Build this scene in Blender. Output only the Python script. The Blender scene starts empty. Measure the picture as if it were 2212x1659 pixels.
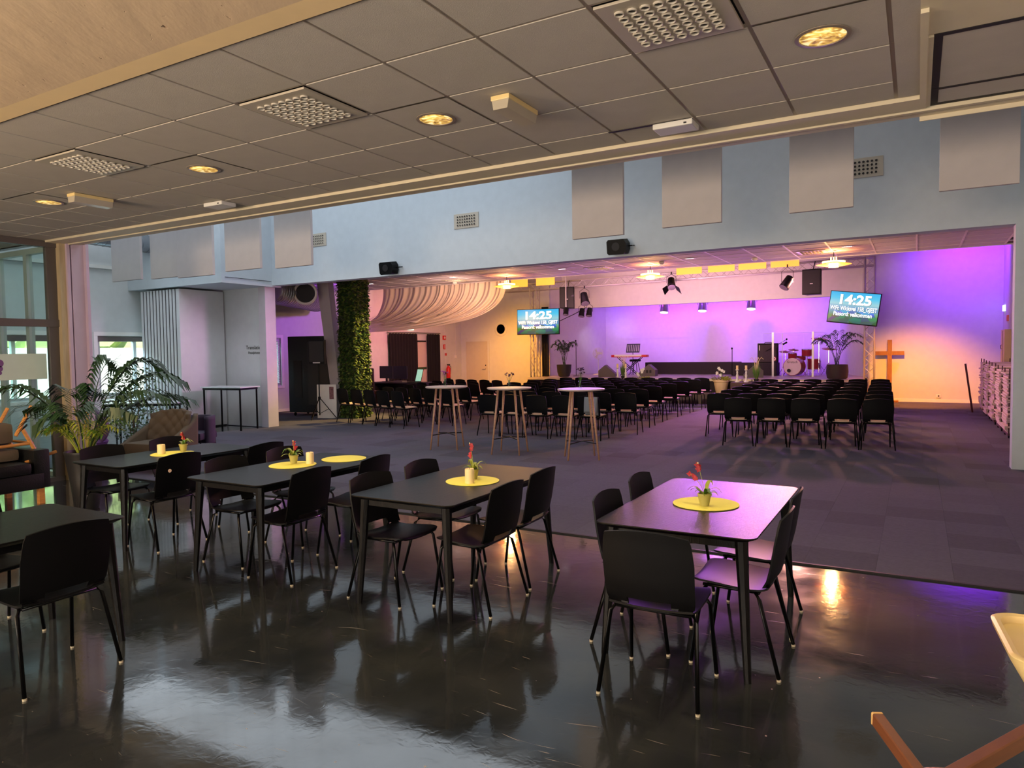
import bpy, bmesh, math, random
from math import sin, cos, pi, radians, sqrt
from mathutils import Vector, Matrix
random.seed(7)
S = bpy.context.scene
COL = S.collection

# ------------------------------------------------------------------ camera
H = 1.68
def cam_setup():
    cd = bpy.data.cameras.new('camera'); co = bpy.data.objects.new('camera', cd); COL.objects.link(co)
    yaw, pitch, roll = radians(-29.75), radians(-2.63), radians(-0.81)
    f = Vector((sin(yaw)*cos(pitch), cos(yaw)*cos(pitch), sin(pitch)))
    rt = Vector((cos(yaw), -sin(yaw), 0)); u = rt.cross(f)
    r2 = rt*cos(roll)+u*sin(roll); u2 = -rt*sin(roll)+u*cos(roll)
    m = Matrix((r2, u2, -f)).transposed().to_4x4(); m.translation = Vector((0, 0, H))
    co.matrix_world = m
    cd.sensor_width = 36; cd.sensor_fit = 'HORIZONTAL'; cd.lens = 36*1530/2212
    cd.clip_start = .05; cd.clip_end = 200
    S.camera = co
cam_setup()

# ------------------------------------------------------------------ view, world, light
S.view_settings.view_transform = 'Standard'; S.view_settings.look = 'None'
S.view_settings.gamma = 1; S.view_settings.use_curve_mapping = False
S.view_settings.exposure = 0.12
cy = S.cycles
cy.use_denoising = True
cy.max_bounces = 6; cy.diffuse_bounces = 3; cy.glossy_bounces = 3; cy.adaptive_threshold = .03; cy.transmission_bounces = 6; cy.transparent_max_bounces = 12
cy.sample_clamp_indirect = 6; cy.caustics_reflective = False; cy.caustics_refractive = False
cy.blur_glossy = .6

w = bpy.data.worlds.new('sky'); S.world = w; w.use_nodes = True
nt = w.node_tree; bg = nt.nodes['Background']
sky = nt.nodes.new('ShaderNodeTexSky'); sky.sky_type = 'HOSEK_WILKIE'; sky.turbidity = 3
sky.sun_direction = Vector((.6, -.3, .75)).normalized()
nt.links.new(sky.outputs['Color'], bg.inputs['Color']); bg.inputs['Strength'].default_value = 1.2

def light(name, kind, loc, energy, color, aim=None, size=.1, size_y=None, spot=60, blend=.6, spread=None):
    ld = bpy.data.lights.new(name, kind); ld.energy = energy; ld.color = color
    if kind == 'AREA':
        ld.shape = 'RECTANGLE' if size_y else 'SQUARE'; ld.size = size
        if size_y: ld.size_y = size_y
        if spread: ld.spread = radians(spread)
    elif kind == 'SPOT':
        ld.spot_size = radians(spot); ld.spot_blend = blend; ld.shadow_soft_size = size
    elif kind == 'POINT': ld.shadow_soft_size = size
    o = bpy.data.objects.new(name, ld); COL.objects.link(o); o.location = loc
    if aim is not None:
        o.rotation_euler = (Vector(aim)-Vector(loc)).to_track_quat('-Z', 'Y').to_euler()
    return o
sun = bpy.data.lights.new('sun', 'SUN'); sun.energy = 8; sun.angle = .01; sun.color = (1, .96, .9)
so = bpy.data.objects.new('sun', sun); COL.objects.link(so)
so.rotation_euler = Vector((-.55, .3, -.8)).to_track_quat('-Z', 'Y').to_euler()
VIO = (.20, .03, 1); MAG = (.50, .03, 1); ORG = (1, .42, .08); WRM = (1, .68, .36); BLU = (.62, .8, 1)
# skylight over the middle hall (out of sight behind the ceiling edge)
light('skylight', 'AREA', (-10.4, 8.6, 5.95), 290, (.80, .90, 1), (-10.4, 8.6, 0), 10.5, 4.9)
light('skylight_right', 'AREA', (-2.0, 8.6, 5.95), 34, (1, .96, .92), (-2.0, 8.6, 0), 5, 4.9)
# daylight through the left windows
light('window_daylight', 'AREA', (-17.6, 9.0, 3.3), 1000, (.58, .78, 1), (-14.0, 9.0, .6), 5, 1.6)
light('window_daylight_near', 'AREA', (-17.6, 3.2, 3.3), 420, (.8, .95, 1), (-14.0, 3.2, .6), 4, 1.6)
# warm fill areas added behind the camera to brighten ceiling and beam
light('warm_fill', 'AREA', (-3.5, -3.4, 1.6), 400, (1, .90, .77), (-4, 4, 3.0), 9, 1.6)
light('warm_fill_left', 'AREA', (-7.0, -2.8, 2.0), 220, (1, .64, .32), (-3.8, 1.4, 3.3), 2, .8)
# purple and orange wash of the stage end
for i, (x, e, c) in enumerate(((-10.4, 160, VIO), (-8.8, 200, MAG), (-7.0, 420, VIO), (-5.2, 330, MAG), (-3.6, 260, VIO))):
    light('stage_wash', 'SPOT', (x, 26.0, 3.85), e*1.0, c, (x+.1, 28, 2.7), .08, spot=115, blend=1)
light('stage_low', 'AREA', (-7, 22.6, 3.7), 22, (1, .42, .7), (-7, 27.5, .9), 7, .3)
light('stage_left_spot', 'SPOT', (-9.8, 24.2, 3.1), 90, (.75, .65, 1), (-11.7, 26.8, 2.0), .05, spot=26, blend=1)
light('stage_back_spot', 'SPOT', (-9.8, 24.4, 3.1), 90, (.9, .6, 1), (-10.6, 28, 2.6), .05, spot=22, blend=1)
light('stage_to_hall', 'SPOT', (-5.5, 23.0, 3.75), 1150, (.60, .14, 1), (-2.0, 8.0, 0), .2, spot=125, blend=1)
light('stage_to_hall_warm', 'SPOT', (-3.2, 22.9, 3.7), 2600, (1, .42, .32), (-2.2, 11.0, 0), .2, spot=115, blend=1)
light('right_purple', 'SPOT', (1.0, 22.3, 4.9), 640, (.24, .02, 1), (1.4, 24.2, 3.9), .15, spot=125, blend=1)
light('right_orange', 'SPOT', (-.4, 20.4, 3.0), 1700, (1, .33, .02), (.1, 24.2, -.2), .15, spot=66, blend=1)
light('left_orange', 'SPOT', (-12.9, 20.8, 3.3), 900, (1, .38, .02), (-13.2, 24.2, .6), .15, spot=90, blend=1)
light('left_pink', 'SPOT', (-12.8, 18.5, 3.4), 520, (1, .30, .34), (-16.2, 20.5, 1.4), .15, spot=115, blend=1)
light('left_violet', 'SPOT', (-13.2, 15.2, 3.3), 220, (.5, .12, 1), (-16.2, 15.6, 2.7), .1, spot=100, blend=1)
light('green_wall_spot', 'SPOT', (-10.6, 15.6, 3.4), 1300, (1, .66, .2), (-12.5, 14.1, 1.2), .05, spot=60, blend=.8)
light('drape_front', 'SPOT', (-9.4, 14.6, 2.9), 420, (1, .62, .46), (-13, 17.6, 3.1), .15, spot=75, blend=1)
light('drape_light', 'POINT', (-12.4, 20.6, 4.1), 110, (1, .55, .15), size=.2)
light('rear_downlight', 'SPOT', (-1.0, 15.4, 3.55), 170, (1, .66, .5), (1.3, 16.8, .4), .08, spot=100, blend=1)
light('stage_front_fill', 'SPOT', (-5.5, 16.8, 3.5), 520, (1, .80, .55), (-6.0, 22.2, .6), .1, spot=80, blend=1)  # spot added to brighten candlesticks and planters at the stage front
light('truss_wash', 'AREA', (-7, 20.6, 2.7), 105, (1, .50, .56), (-7, 25, 4.4), 8, .4, spread=110)
light('ceiling_violet', 'AREA', (-6, 21.0, 2.2), 170, (.6, .22, 1), (-5, 14.5, 3.65), 8, .5)
light('pocket_pink', 'SPOT', (-6.6, 13.4, 3.2), 900, (.9, .42, .8), (-14.4, 10.5, 1.6), .5, spot=22, blend=1)

# ------------------------------------------------------------------ materials
def lin(c):
    return tuple(((v/255)/12.92 if v/255 <= .04045 else ((v/255+.055)/1.055)**2.4) for v in c)+(1,)
MATS = {}
def mat(name, c, rough=.6, metal=0, bump=0, scale=40, var=0, vscale=6, emit=0, spec=.5, stretch=None, coat=0):
    if name in MATS: return MATS[name]
    m = bpy.data.materials.new(name); m.use_nodes = True; n = m.node_tree; p = n.nodes['Principled BSDF']; L = n.links
    c = lin(c)
    p.inputs['Base Color'].default_value = c; p.inputs['Roughness'].default_value = rough; p.inputs['Metallic'].default_value = metal
    p.inputs['Specular IOR Level'].default_value = spec
    if coat: p.inputs['Coat Weight'].default_value = coat
    tc = n.nodes.new('ShaderNodeTexCoord'); src = tc.outputs['Object']
    if stretch:
        mp = n.nodes.new('ShaderNodeMapping'); mp.inputs['Scale'].default_value = stretch; L.new(src, mp.inputs['Vector']); src = mp.outputs['Vector']
    tx = n.nodes.new('ShaderNodeTexNoise'); tx.inputs['Scale'].default_value = vscale; tx.inputs['Detail'].default_value = 5; L.new(src, tx.inputs['Vector'])
    cr = n.nodes.new('ShaderNodeMapRange'); v = max(var, .03)
    cr.inputs['From Min'].default_value = .3; cr.inputs['From Max'].default_value = .7
    cr.inputs['To Min'].default_value = 1-v; cr.inputs['To Max'].default_value = 1+v; L.new(tx.outputs['Fac'], cr.inputs['Value'])
    hs = n.nodes.new('ShaderNodeHueSaturation'); hs.inputs['Color'].default_value = c; L.new(cr.outputs['Result'], hs.inputs['Value'])
    L.new(hs.outputs['Color'], p.inputs['Base Color'])
    if bump:
        t2 = n.nodes.new('ShaderNodeTexNoise'); t2.inputs['Scale'].default_value = scale; t2.inputs['Detail'].default_value = 4; L.new(src, t2.inputs['Vector'])
        b = n.nodes.new('ShaderNodeBump'); b.inputs['Strength'].default_value = bump; b.inputs['Distance'].default_value = .01
        L.new(t2.outputs['Fac'], b.inputs['Height']); L.new(b.outputs['Normal'], p.inputs['Normal'])
    if emit:
        p.inputs['Emission Color'].default_value = c; p.inputs['Emission Strength'].default_value = emit
    MATS[name] = m; return m
def glass(name, tint=(.9, .97, .95), refl=.08, alpha=.9):
    m = bpy.data.materials.new(name); m.use_nodes = True; n = m.node_tree; n.nodes.remove(n.nodes['Principled BSDF']); out = n.nodes['Material Output']
    t = n.nodes.new('ShaderNodeBsdfTransparent'); t.inputs['Color'].default_value = tint+(1,)
    g = n.nodes.new('ShaderNodeBsdfGlossy'); g.inputs['Roughness'].default_value = .02
    fr = n.nodes.new('ShaderNodeFresnel'); fr.inputs['IOR'].default_value = 1.45
    mx = n.nodes.new('ShaderNodeMixShader'); ge = n.nodes.new('ShaderNodeNewGeometry'); iv_ = n.nodes.new('ShaderNodeMath'); iv_.operation = 'SUBTRACT'; iv_.inputs[0].default_value = 1; n.links.new(ge.outputs['Backfacing'], iv_.inputs[1]); mm = n.nodes.new('ShaderNodeMath'); mm.operation = 'MULTIPLY'; n.links.new(fr.outputs[0], mm.inputs[0]); n.links.new(iv_.outputs[0], mm.inputs[1]); n.links.new(mm.outputs[0], mx.inputs[0]); n.links.new(t.outputs[0], mx.inputs[1]); n.links.new(g.outputs[0], mx.inputs[2])
    n.links.new(mx.outputs[0], out.inputs['Surface']); MATS[name] = m; return m

def floor_mat():
    m = bpy.data.materials.new('polished_dark_floor'); m.use_nodes = True; n = m.node_tree; p = n.nodes['Principled BSDF']; L = n.links
    tc = n.nodes.new('ShaderNodeTexCoord')
    def noise(sc, det=5, vec=None, dist=0):
        t = n.nodes.new('ShaderNodeTexNoise'); t.inputs['Scale'].default_value = sc; t.inputs['Detail'].default_value = det; t.inputs['Distortion'].default_value = dist
        L.new(vec or tc.outputs['Object'], t.inputs['Vector']); return t.outputs['Fac']
    def rng(v, a, b, c, d):
        r = n.nodes.new('ShaderNodeMapRange'); r.inputs[1].default_value = a; r.inputs[2].default_value = b; r.inputs[3].default_value = c; r.inputs[4].default_value = d
        L.new(v, r.inputs[0]); return r.outputs[0]
    def maxx(a, b, op='MAXIMUM'):
        q = n.nodes.new('ShaderNodeMath'); q.operation = op; L.new(a, q.inputs[0])
        if isinstance(b, (int, float)): q.inputs[1].default_value = b
        else: L.new(b, q.inputs[1])
        return q.outputs[0]
    base = rng(noise(2.2, 8), .35, .7, 0, 1)
    mix = n.nodes.new('ShaderNodeMix'); mix.data_type = 'RGBA'; mix.inputs[6].default_value = lin((36, 40, 44)); mix.inputs[7].default_value = lin((54, 57, 58)); L.new(base, mix.inputs[0])
    wn = n.nodes.new('ShaderNodeTexNoise'); wn.inputs['Scale'].default_value = .7; L.new(tc.outputs['Object'], wn.inputs['Vector'])
    wm = n.nodes.new('ShaderNodeVectorMath'); wm.operation = 'MULTIPLY_ADD'; wm.inputs[1].default_value = (.6, .6, 0); L.new(wn.outputs['Color'], wm.inputs[0]); L.new(tc.outputs['Object'], wm.inputs[2]); warp = wm.outputs[0]
    scr = None
    for ang, sx in ((.35, 1), (-.9, 1.4), (1.5, .8), (2.5, 1.7)):
        mp = n.nodes.new('ShaderNodeMapping'); mp.inputs['Rotation'].default_value = (0, 0, ang); mp.inputs['Scale'].default_value = (1.5*sx, 34*sx, 1); L.new(warp, mp.inputs['Vector'])
        s = rng(noise(1.5, 2, mp.outputs['Vector']), .725, .76, 0, 1)
        scr = s if scr is None else maxx(scr, s)
    patch = rng(noise(.9, 2), .40, .55, 0, 1)
    scr = maxx(scr, patch, 'MULTIPLY')
    speck = rng(noise(26, 1), .79, .82, 0, 1); scr = maxx(scr, speck)
    mix2 = n.nodes.new('ShaderNodeMix'); mix2.data_type = 'RGBA'; L.new(maxx(scr, .7, 'MULTIPLY'), mix2.inputs[0]); L.new(mix.outputs[2], mix2.inputs[6]); mix2.inputs[7].default_value = lin((150, 138, 120))
    L.new(mix2.outputs[2], p.inputs['Base Color'])
    L.new(maxx(rng(noise(3.1, 6), .3, .7, .045, .15), maxx(scr, .25, 'MULTIPLY'), 'ADD'), p.inputs['Roughness'])
    p.inputs['Specular IOR Level'].default_value = .6; p.inputs['Coat Weight'].default_value = .4; p.inputs['Coat Roughness'].default_value = .05
    b = n.nodes.new('ShaderNodeBump'); b.inputs['Strength'].default_value = .16; b.inputs['Distance'].default_value = .004
    L.new(noise(14, 3, dist=.6), b.inputs['Height']); L.new(b.outputs['Normal'], p.inputs['Normal'])
    return m
M_FLOOR = floor_mat()
WALL = mat('hall_wall_paint', (205, 207, 206), .8, bump=.15, scale=120)
HEAD = mat('header_wall_paint', (196, 204, 210), .75, bump=.15, scale=90)
STAGEW = mat('stage_wall_paint', (226, 222, 226), .7)
CEIL = mat('ceiling_tile_board', (196, 188, 178), .85, bump=.2, scale=220)
TBAR = mat('ceiling_tbar_paint', (150, 136, 122), .32, spec=.6)
CEIL2 = mat('rear_ceiling_board', (196, 186, 194), .8)
TBAR2 = mat('rear_tbar_paint', (232, 220, 226), .5)
CREAM = mat('cream_trim_paint', (226, 214, 186), .55)
CONC = mat('painted_board_formed_concrete', (222, 184, 146), .85)
def conc():
    n = CONC.node_tree; L = n.links; p = n.nodes['Principled BSDF']; tc = n.nodes.new('ShaderNodeTexCoord')
    mp = n.nodes.new('ShaderNodeMapping'); mp.vector_type = 'TEXTURE'; mp.inputs['Rotation'].default_value = (0, 0, radians(122)); mp.inputs['Scale'].default_value = (1, .38, 1); L.new(tc.outputs['Object'], mp.inputs['Vector'])
    a = n.nodes.new('ShaderNodeTexNoise'); a.inputs['Scale'].default_value = 2.2; a.inputs['Detail'].default_value = 7; L.new(mp.outputs['Vector'], a.inputs['Vector'])
    mp2 = n.nodes.new('ShaderNodeMapping'); mp2.vector_type = 'TEXTURE'; mp2.inputs['Rotation'].default_value = (0, 0, radians(122)); mp2.inputs['Scale'].default_value = (1, .45, 1); L.new(tc.outputs['Object'], mp2.inputs['Vector'])
    v = n.nodes.new('ShaderNodeTexNoise'); v.inputs['Scale'].default_value = 13; v.inputs['Detail'].default_value = 3; v.inputs['Distortion'].default_value = .8; L.new(mp2.outputs['Vector'], v.inputs['Vector'])
    r = n.nodes.new('ShaderNodeMapRange'); r.inputs[1].default_value = .70; r.inputs[2].default_value = .82; L.new(v.outputs['Fac'], r.inputs[0])
    c = n.nodes.new('ShaderNodeMix'); c.data_type = 'RGBA'; c.inputs[6].default_value = lin((228, 200, 166)); c.inputs[7].default_value = lin((150, 112, 76)); L.new(r.outputs[0], c.inputs[0]); L.new(c.outputs[2], p.inputs['Base Color'])
    ad = n.nodes.new('ShaderNodeMath'); ad.operation = 'MULTIPLY_ADD'; ad.inputs[1].default_value = -2.0; L.new(r.outputs[0], ad.inputs[0]); L.new(a.outputs['Fac'], ad.inputs[2])
    b = n.nodes.new('ShaderNodeBump'); b.inputs['Strength'].default_value = .32; b.inputs['Distance'].default_value = .03; L.new(ad.outputs[0], b.inputs['Height']); L.new(b.outputs['Normal'], p.inputs['Normal'])
conc()
DARK = mat('dark_gap', (18, 14, 16), .6)
BLACKP = mat('black_moulded_plastic', (12, 12, 14), .45, spec=.16, bump=.08, scale=300)
BLACKM = mat('black_steel_tube', (16, 16, 17), .28, metal=.6)
GLIDE = mat('white_glide', (196, 186, 160), .5)
PAD = mat('beige_seat_pad', (240, 208, 184), .9, bump=.3, scale=200)
TABLEB = mat('black_stained_oak', (17, 16, 16), .34, bump=.25, scale=26, var=.25, vscale=5, stretch=(9, .7, 1), spec=.2)
YEL = mat('yellow_placemat_felt', (248, 238, 110), .9, bump=.3, scale=300)
WAX = mat('cream_candle_wax', (250, 224, 165), .5)
WICK = mat('wick', (60, 45, 35), .9)
POTG = mat('olive_glazed_pot', (176, 168, 92), .6)
GREEN = mat('leaf_green', (82, 122, 36), .5, var=.3)
LEAFY = mat('yellow_green_leaf', (150, 158, 50), .5, var=.3)
DKGREEN = mat('dark_palm_leaf', (34, 62, 34), .45, var=.3)
RED = mat('dark_red_petal', (176, 40, 52), .6, var=.2)
CREAMP = mat('pale_petal', (235, 215, 160), .6)
SOIL = mat('soil', (40, 30, 24), .95)
BROWNF = mat('brown_wool_fabric', (104, 90, 74), .95, bump=.5, scale=260)
LEATHER = mat('black_leather', (22, 23, 23), .35, bump=.25, scale=60)
BEECH = mat('beech_wood', (206, 142, 74), .45, var=.15, stretch=(1, 1, 12))
DKWOOD = mat('dark_varnished_wood', (118, 68, 34), .4, var=.15, stretch=(1, 1, 10))
ENDG = mat('pale_end_grain', (236, 196, 128), .7)
OAKLEG = mat('pale_oak_leg', (196, 152, 122), .5, var=.12, stretch=(1, 1, 8))
WHITEP = mat('white_laminate', (222, 226, 230), .25)
STEEL = mat('galvanised_duct', (150, 152, 156), .28, metal=.9)
ALU = mat('aluminium_truss', (196, 190, 194), .35, metal=.4)
BRASS = mat('pendant_copper', (226, 150, 80), .3, metal=.8)
FRAME = mat('brown_grey_window_frame', (92, 84, 80), .5)
FRAMEL = mat('pale_grey_frame', (176, 182, 178), .45)
POST = mat('timber_post', (188, 170, 136), .6, var=.12, stretch=(6, 6, .6))
BAFFLE = mat('acoustic_baffle_fabric', (200, 192, 190), .95, bump=.2, scale=300)
PARTW = mat('partition_white', (214, 214, 216), .5)
CURT = mat('black_curtain_cloth', (13, 12, 15), .95)
REDM = mat('red_enamel', (200, 22, 26), .35)
WHITE = mat('white_paint', (232, 230, 224), .5)
STAGEF = mat('stage_floor_vinyl', (176, 166, 182), .4)
STAGEK = mat('stage_skirt', (34, 26, 30), .8)
OAK = mat('oak_cross', (140, 92, 40), .5, var=.2, stretch=(4, 4, .7))
CREAMPL = mat('cream_plastic', (240, 214, 150), .35)
PURPLE = mat('purple_upholstery', (118, 78, 130), .8)
GREYP = mat('grey_pot', (36, 35, 36), .5)
TERR = mat('cream_planter', (236, 208, 160), .6)
HEDGE = mat('hedge_leaves', (196, 212, 146), .8, var=.35, vscale=2)
PAVE = mat('sunlit_paving', (226, 224, 220), .9)
GLASS = glass('clear_window_glass')
FROST = mat('frosted_band', (196, 214, 196), .7)
ACRYL = glass('acrylic_sheet', (.93, .90, .98))
for l_ in list(ACRYL.node_tree.links):
    if l_.to_node.type == 'MIX_SHADER' and l_.to_socket == l_.to_node.inputs[0]: l_.to_node.inputs[0].default_value = .0; ACRYL.node_tree.links.remove(l_)
DRAPE = mat('cream_voile', (240, 214, 196), .85)
DRUMR = mat('drum_red_lacquer', (150, 40, 52), .25)
DRUMH = mat('drum_head', (226, 206, 208), .5)
CHROME = mat('chrome', (220, 215, 222), .15, metal=1)
CYMB = mat('cymbal_bronze', (176, 136, 90), .3, metal=.9)
PAPER = mat('stacked_cream_boards', (210, 182, 172), .7)
MAROON = mat('maroon_trolley_steel', (70, 24, 32), .45)
def emi(name, c, s):
    m = mat(name, c, .5); p = m.node_tree.nodes['Principled BSDF']; p.inputs['Emission Color'].default_value = lin(c); p.inputs['Emission Strength'].default_value = s; return m
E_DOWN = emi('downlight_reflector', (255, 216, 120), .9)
def streaks():  # reflector's bright and dim reflections painted into its emission as noise
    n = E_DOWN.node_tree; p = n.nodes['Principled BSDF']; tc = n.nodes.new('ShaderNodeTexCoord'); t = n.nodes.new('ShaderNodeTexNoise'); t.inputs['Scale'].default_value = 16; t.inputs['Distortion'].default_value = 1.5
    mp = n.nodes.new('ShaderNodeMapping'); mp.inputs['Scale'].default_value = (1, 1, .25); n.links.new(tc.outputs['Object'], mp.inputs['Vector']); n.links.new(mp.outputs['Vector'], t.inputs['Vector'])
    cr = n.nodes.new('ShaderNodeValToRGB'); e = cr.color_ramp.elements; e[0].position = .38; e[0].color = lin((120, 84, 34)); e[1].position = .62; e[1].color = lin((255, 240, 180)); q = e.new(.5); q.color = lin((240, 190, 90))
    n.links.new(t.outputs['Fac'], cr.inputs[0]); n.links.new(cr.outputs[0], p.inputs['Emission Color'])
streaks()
E_BULB = emi('downlight_bulb', (255, 240, 200), 4)
E_PEND = emi('pendant_glow', (255, 196, 110), 9)
E_YEL = emi('lit_yellow_panel', (255, 186, 74), .75)
E_WHT = emi('lit_lamp_face', (255, 250, 250), 2.5)
E_TXT = emi('screen_lettering', (236, 250, 250), 1.1)
E_SCRG = emi('laptop_screen_green', (160, 216, 186), .7)
E_EXIT = emi('exit_sign_glow', (210, 255, 225), 1.6)
def screen_mat():
    m = bpy.data.materials.new('screen_picture'); m.use_nodes = True; n = m.node_tree; p = n.nodes['Principled BSDF']; L = n.links
    tc = n.nodes.new('ShaderNodeTexCoord'); sp = n.nodes.new('ShaderNodeSeparateXYZ'); L.new(tc.outputs['Generated'], sp.inputs[0])
    cr = n.nodes.new('ShaderNodeValToRGB'); e = cr.color_ramp.elements
    e[0].position = 0; e[0].color = lin((36, 70, 70)); e[1].position = 1; e[1].color = lin((30, 176, 235))
    for pos, c in ((.22, (60, 110, 90)), (.36, (84, 140, 190)), (.5, (110, 160, 200)), (.62, (150, 206, 216)), (.8, (70, 196, 235))):
        q = e.new(pos); q.color = lin(c)
    L.new(sp.outputs['Z'], cr.inputs[0])
    vo = n.nodes.new('ShaderNodeTexVoronoi'); vo.inputs['Scale'].default_value = 7; L.new(tc.outputs['Generated'], vo.inputs['Vector'])
    hs = n.nodes.new('ShaderNodeMix'); hs.data_type = 'RGBA'; hs.blend_type = 'OVERLAY'
    mr = n.nodes.new('ShaderNodeMapRange'); mr.inputs[1].default_value = .48; mr.inputs[2].default_value = .3; mr.inputs[3].default_value = 0; mr.inputs[4].default_value = .9; L.new(sp.outputs['Z'], mr.inputs[0])
    L.new(mr.outputs[0], hs.inputs[0]); L.new(cr.outputs[0], hs.inputs[6]); L.new(vo.outputs['Color'], hs.inputs[7])
    p.inputs['Base Color'].default_value = (0, 0, 0, 1); p.inputs['Roughness'].default_value = .3
    L.new(hs.outputs[2], p.inputs['Emission Color']); p.inputs['Emission Strength'].default_value = .95
    return m
M_SCR = screen_mat()

# ------------------------------------------------------------------ mesh helpers
class MB:
    def __init__(s): s.bm = bmesh.new()
    def box(s, x0, x1, y0, y1, z0, z1, bev=0, rot=None, at=None):
        vs = [s.bm.verts.new(p) for p in ((x0,y0,z0),(x1,y0,z0),(x1,y1,z0),(x0,y1,z0),(x0,y0,z1),(x1,y0,z1),(x1,y1,z1),(x0,y1,z1))]
        fs = [s.bm.faces.new([vs[i] for i in q]) for q in ((0,3,2,1),(4,5,6,7),(0,1,5,4),(1,2,6,5),(2,3,7,6),(3,0,4,7))]
        geo = vs
        if bev:
            es = list({e for f in fs for e in f.edges})
            r = bmesh.ops.bevel(s.bm, geom=es, offset=bev, segments=2, profile=.6, affect='EDGES', clamp_overlap=True)
            geo = list({v for f in r['faces'] for v in f.verts} | {v for v in vs if v.is_valid})
        if rot is not None:
            bmesh.ops.rotate(s.bm, verts=geo, cent=at or (0,0,0), matrix=rot)
        return s
    def tube(s, pts, r, n=8, r2=None, cap=True):
        pts = [Vector(p) for p in pts]; rings = []
        for i, p in enumerate(pts):
            d = (pts[min(i+1, len(pts)-1)]-pts[max(i-1, 0)]).normalized()
            a = d.orthogonal().normalized() if abs(d.z) > .95 or True else d
            ref = Vector((0,0,1)) if abs(d.z) < .9 else Vector((0,1,0))
            a = d.cross(ref).normalized(); b = d.cross(a).normalized()
            t = i/(len(pts)-1); rr = r if r2 is None else r+(r2-r)*t
            rings.append([s.bm.verts.new(p+a*rr*cos(2*pi*k/n)+b*rr*sin(2*pi*k/n)) for k in range(n)])
        for A, B in zip(rings, rings[1:]):
            for k in range(n): s.bm.faces.new((A[k], A[(k+1)%n], B[(k+1)%n], B[k]))
        if cap: s.bm.faces.new(rings[0][::-1]); s.bm.faces.new(rings[-1])
        return s
    def lathe(s, prof, n=20, c=(0,0,0), sx=1, sy=1):
        rings = []
        for r, z in prof:
            rings.append([s.bm.verts.new((c[0]+r*sx*cos(2*pi*k/n), c[1]+r*sy*sin(2*pi*k/n), c[2]+z)) for k in range(n)])
        for A, B in zip(rings, rings[1:]):
            for k in range(n): s.bm.faces.new((A[k], A[(k+1)%n], B[(k+1)%n], B[k]))
        if prof[0][0] > 1e-4: s.bm.faces.new(rings[0][::-1])
        if prof[-1][0] > 1e-4: s.bm.faces.new(rings[-1])
        return s
    def prism(s, poly, axis, a0, a1):
        # poly: 2D points; axis 'z': (x,y), 'y': (x,z), 'x': (y,z)
        def P(p, a): return {'z': (p[0],p[1],a), 'y': (p[0],a,p[1]), 'x': (a,p[0],p[1])}[axis]
        A = [s.bm.verts.new(P(p, a0)) for p in poly]; B = [s.bm.verts.new(P(p, a1)) for p in poly]; n = len(poly)
        s.bm.faces.new(A[::-1]); s.bm.faces.new(B)
        for k in range(n): s.bm.faces.new((A[k], A[(k+1)%n], B[(k+1)%n], B[k]))
        return s
    def quad(s, a, b, c, d): s.bm.faces.new([s.bm.verts.new(p) for p in (a,b,c,d)]); return s
    def tri(s, a, b, c): s.bm.faces.new([s.bm.verts.new(p) for p in (a,b,c)]); return s
    def blob(s, c, rx, ry, rz, sub=2):
        r = bmesh.ops.create_icosphere(s.bm, subdivisions=sub, radius=1)
        for v in r['verts']: v.co = Vector((c[0]+v.co.x*rx, c[1]+v.co.y*ry, c[2]+v.co.z*rz))
        return s
    def grid(s, P, nu, nv, mask=None, thick=0):
        V = [[s.bm.verts.new(P(i/nu, j/nv)) for j in range(nv+1)] for i in range(nu+1)]
        fs = []
        for i in range(nu):
            for j in range(nv):
                if mask and not mask((i+.5)/nu, (j+.5)/nv): continue
                fs.append(s.bm.faces.new((V[i][j], V[i+1][j], V[i+1][j+1], V[i][j+1])))
        for row in V:
            for v in row:
                if not v.link_faces: s.bm.verts.remove(v)
        if thick:
            bmesh.ops.recalc_face_normals(s.bm, faces=fs)
            bmesh.ops.solidify(s.bm, geom=fs, thickness=thick)
        return s
    def leaf(s, a, b, w, up=(0,0,1), sag=0):
        a = Vector(a); b = Vector(b); d = b-a; n = d.cross(Vector(up))
        n = (n.normalized() if n.length > 1e-5 else Vector((1,0,0)))*w/2
        m = a.lerp(b, .4)+Vector((0,0,sag))
        vs = [s.bm.verts.new(p) for p in (a, m+n, b, m-n)]; s.bm.faces.new(vs); return s
    def build(s, name, m, parent=None, smooth=False, loc=None, recalc=True):
        if recalc: bmesh.ops.recalc_face_normals(s.bm, faces=s.bm.faces)
        me = bpy.data.meshes.new(name); s.bm.to_mesh(me); s.bm.free()
        if m is not None: me.materials.append(m)
        if smooth:
            me.polygons.foreach_set('use_smooth', [True]*len(me.polygons))
            if smooth == 2:
                me.set_sharp_from_angle(angle=radians(40))
        o = bpy.data.objects.new(name, me); COL.objects.link(o)
        if parent: o.parent = parent
        if loc: o.location = loc
        return o
def B(*a, **k): return MB().box(*a, **k)
def T(*a, **k): return MB().tube(*a, **k)
def tag(o, label, cat, group=None, kind=None):
    o['label'] = label; o['category'] = cat
    if group: o['group'] = group
    if kind: o['kind'] = kind
    return o
def thing(name, label, cat, loc=(0,0,0), rz=0, group=None):
    o = bpy.data.objects.new(name, None); COL.objects.link(o); o.location = loc; o.rotation_euler = (0,0,rz); o.empty_display_size = .1
    return tag(o, label, cat, group)
def struct(name, mb, m, parent=None, label=None, cat=None, **k):
    o = mb.build(name, m, parent, **k)
    if not parent:
        o['kind'] = 'structure'; o['label'] = label; o['category'] = cat
    return o
CH = {}
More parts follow.
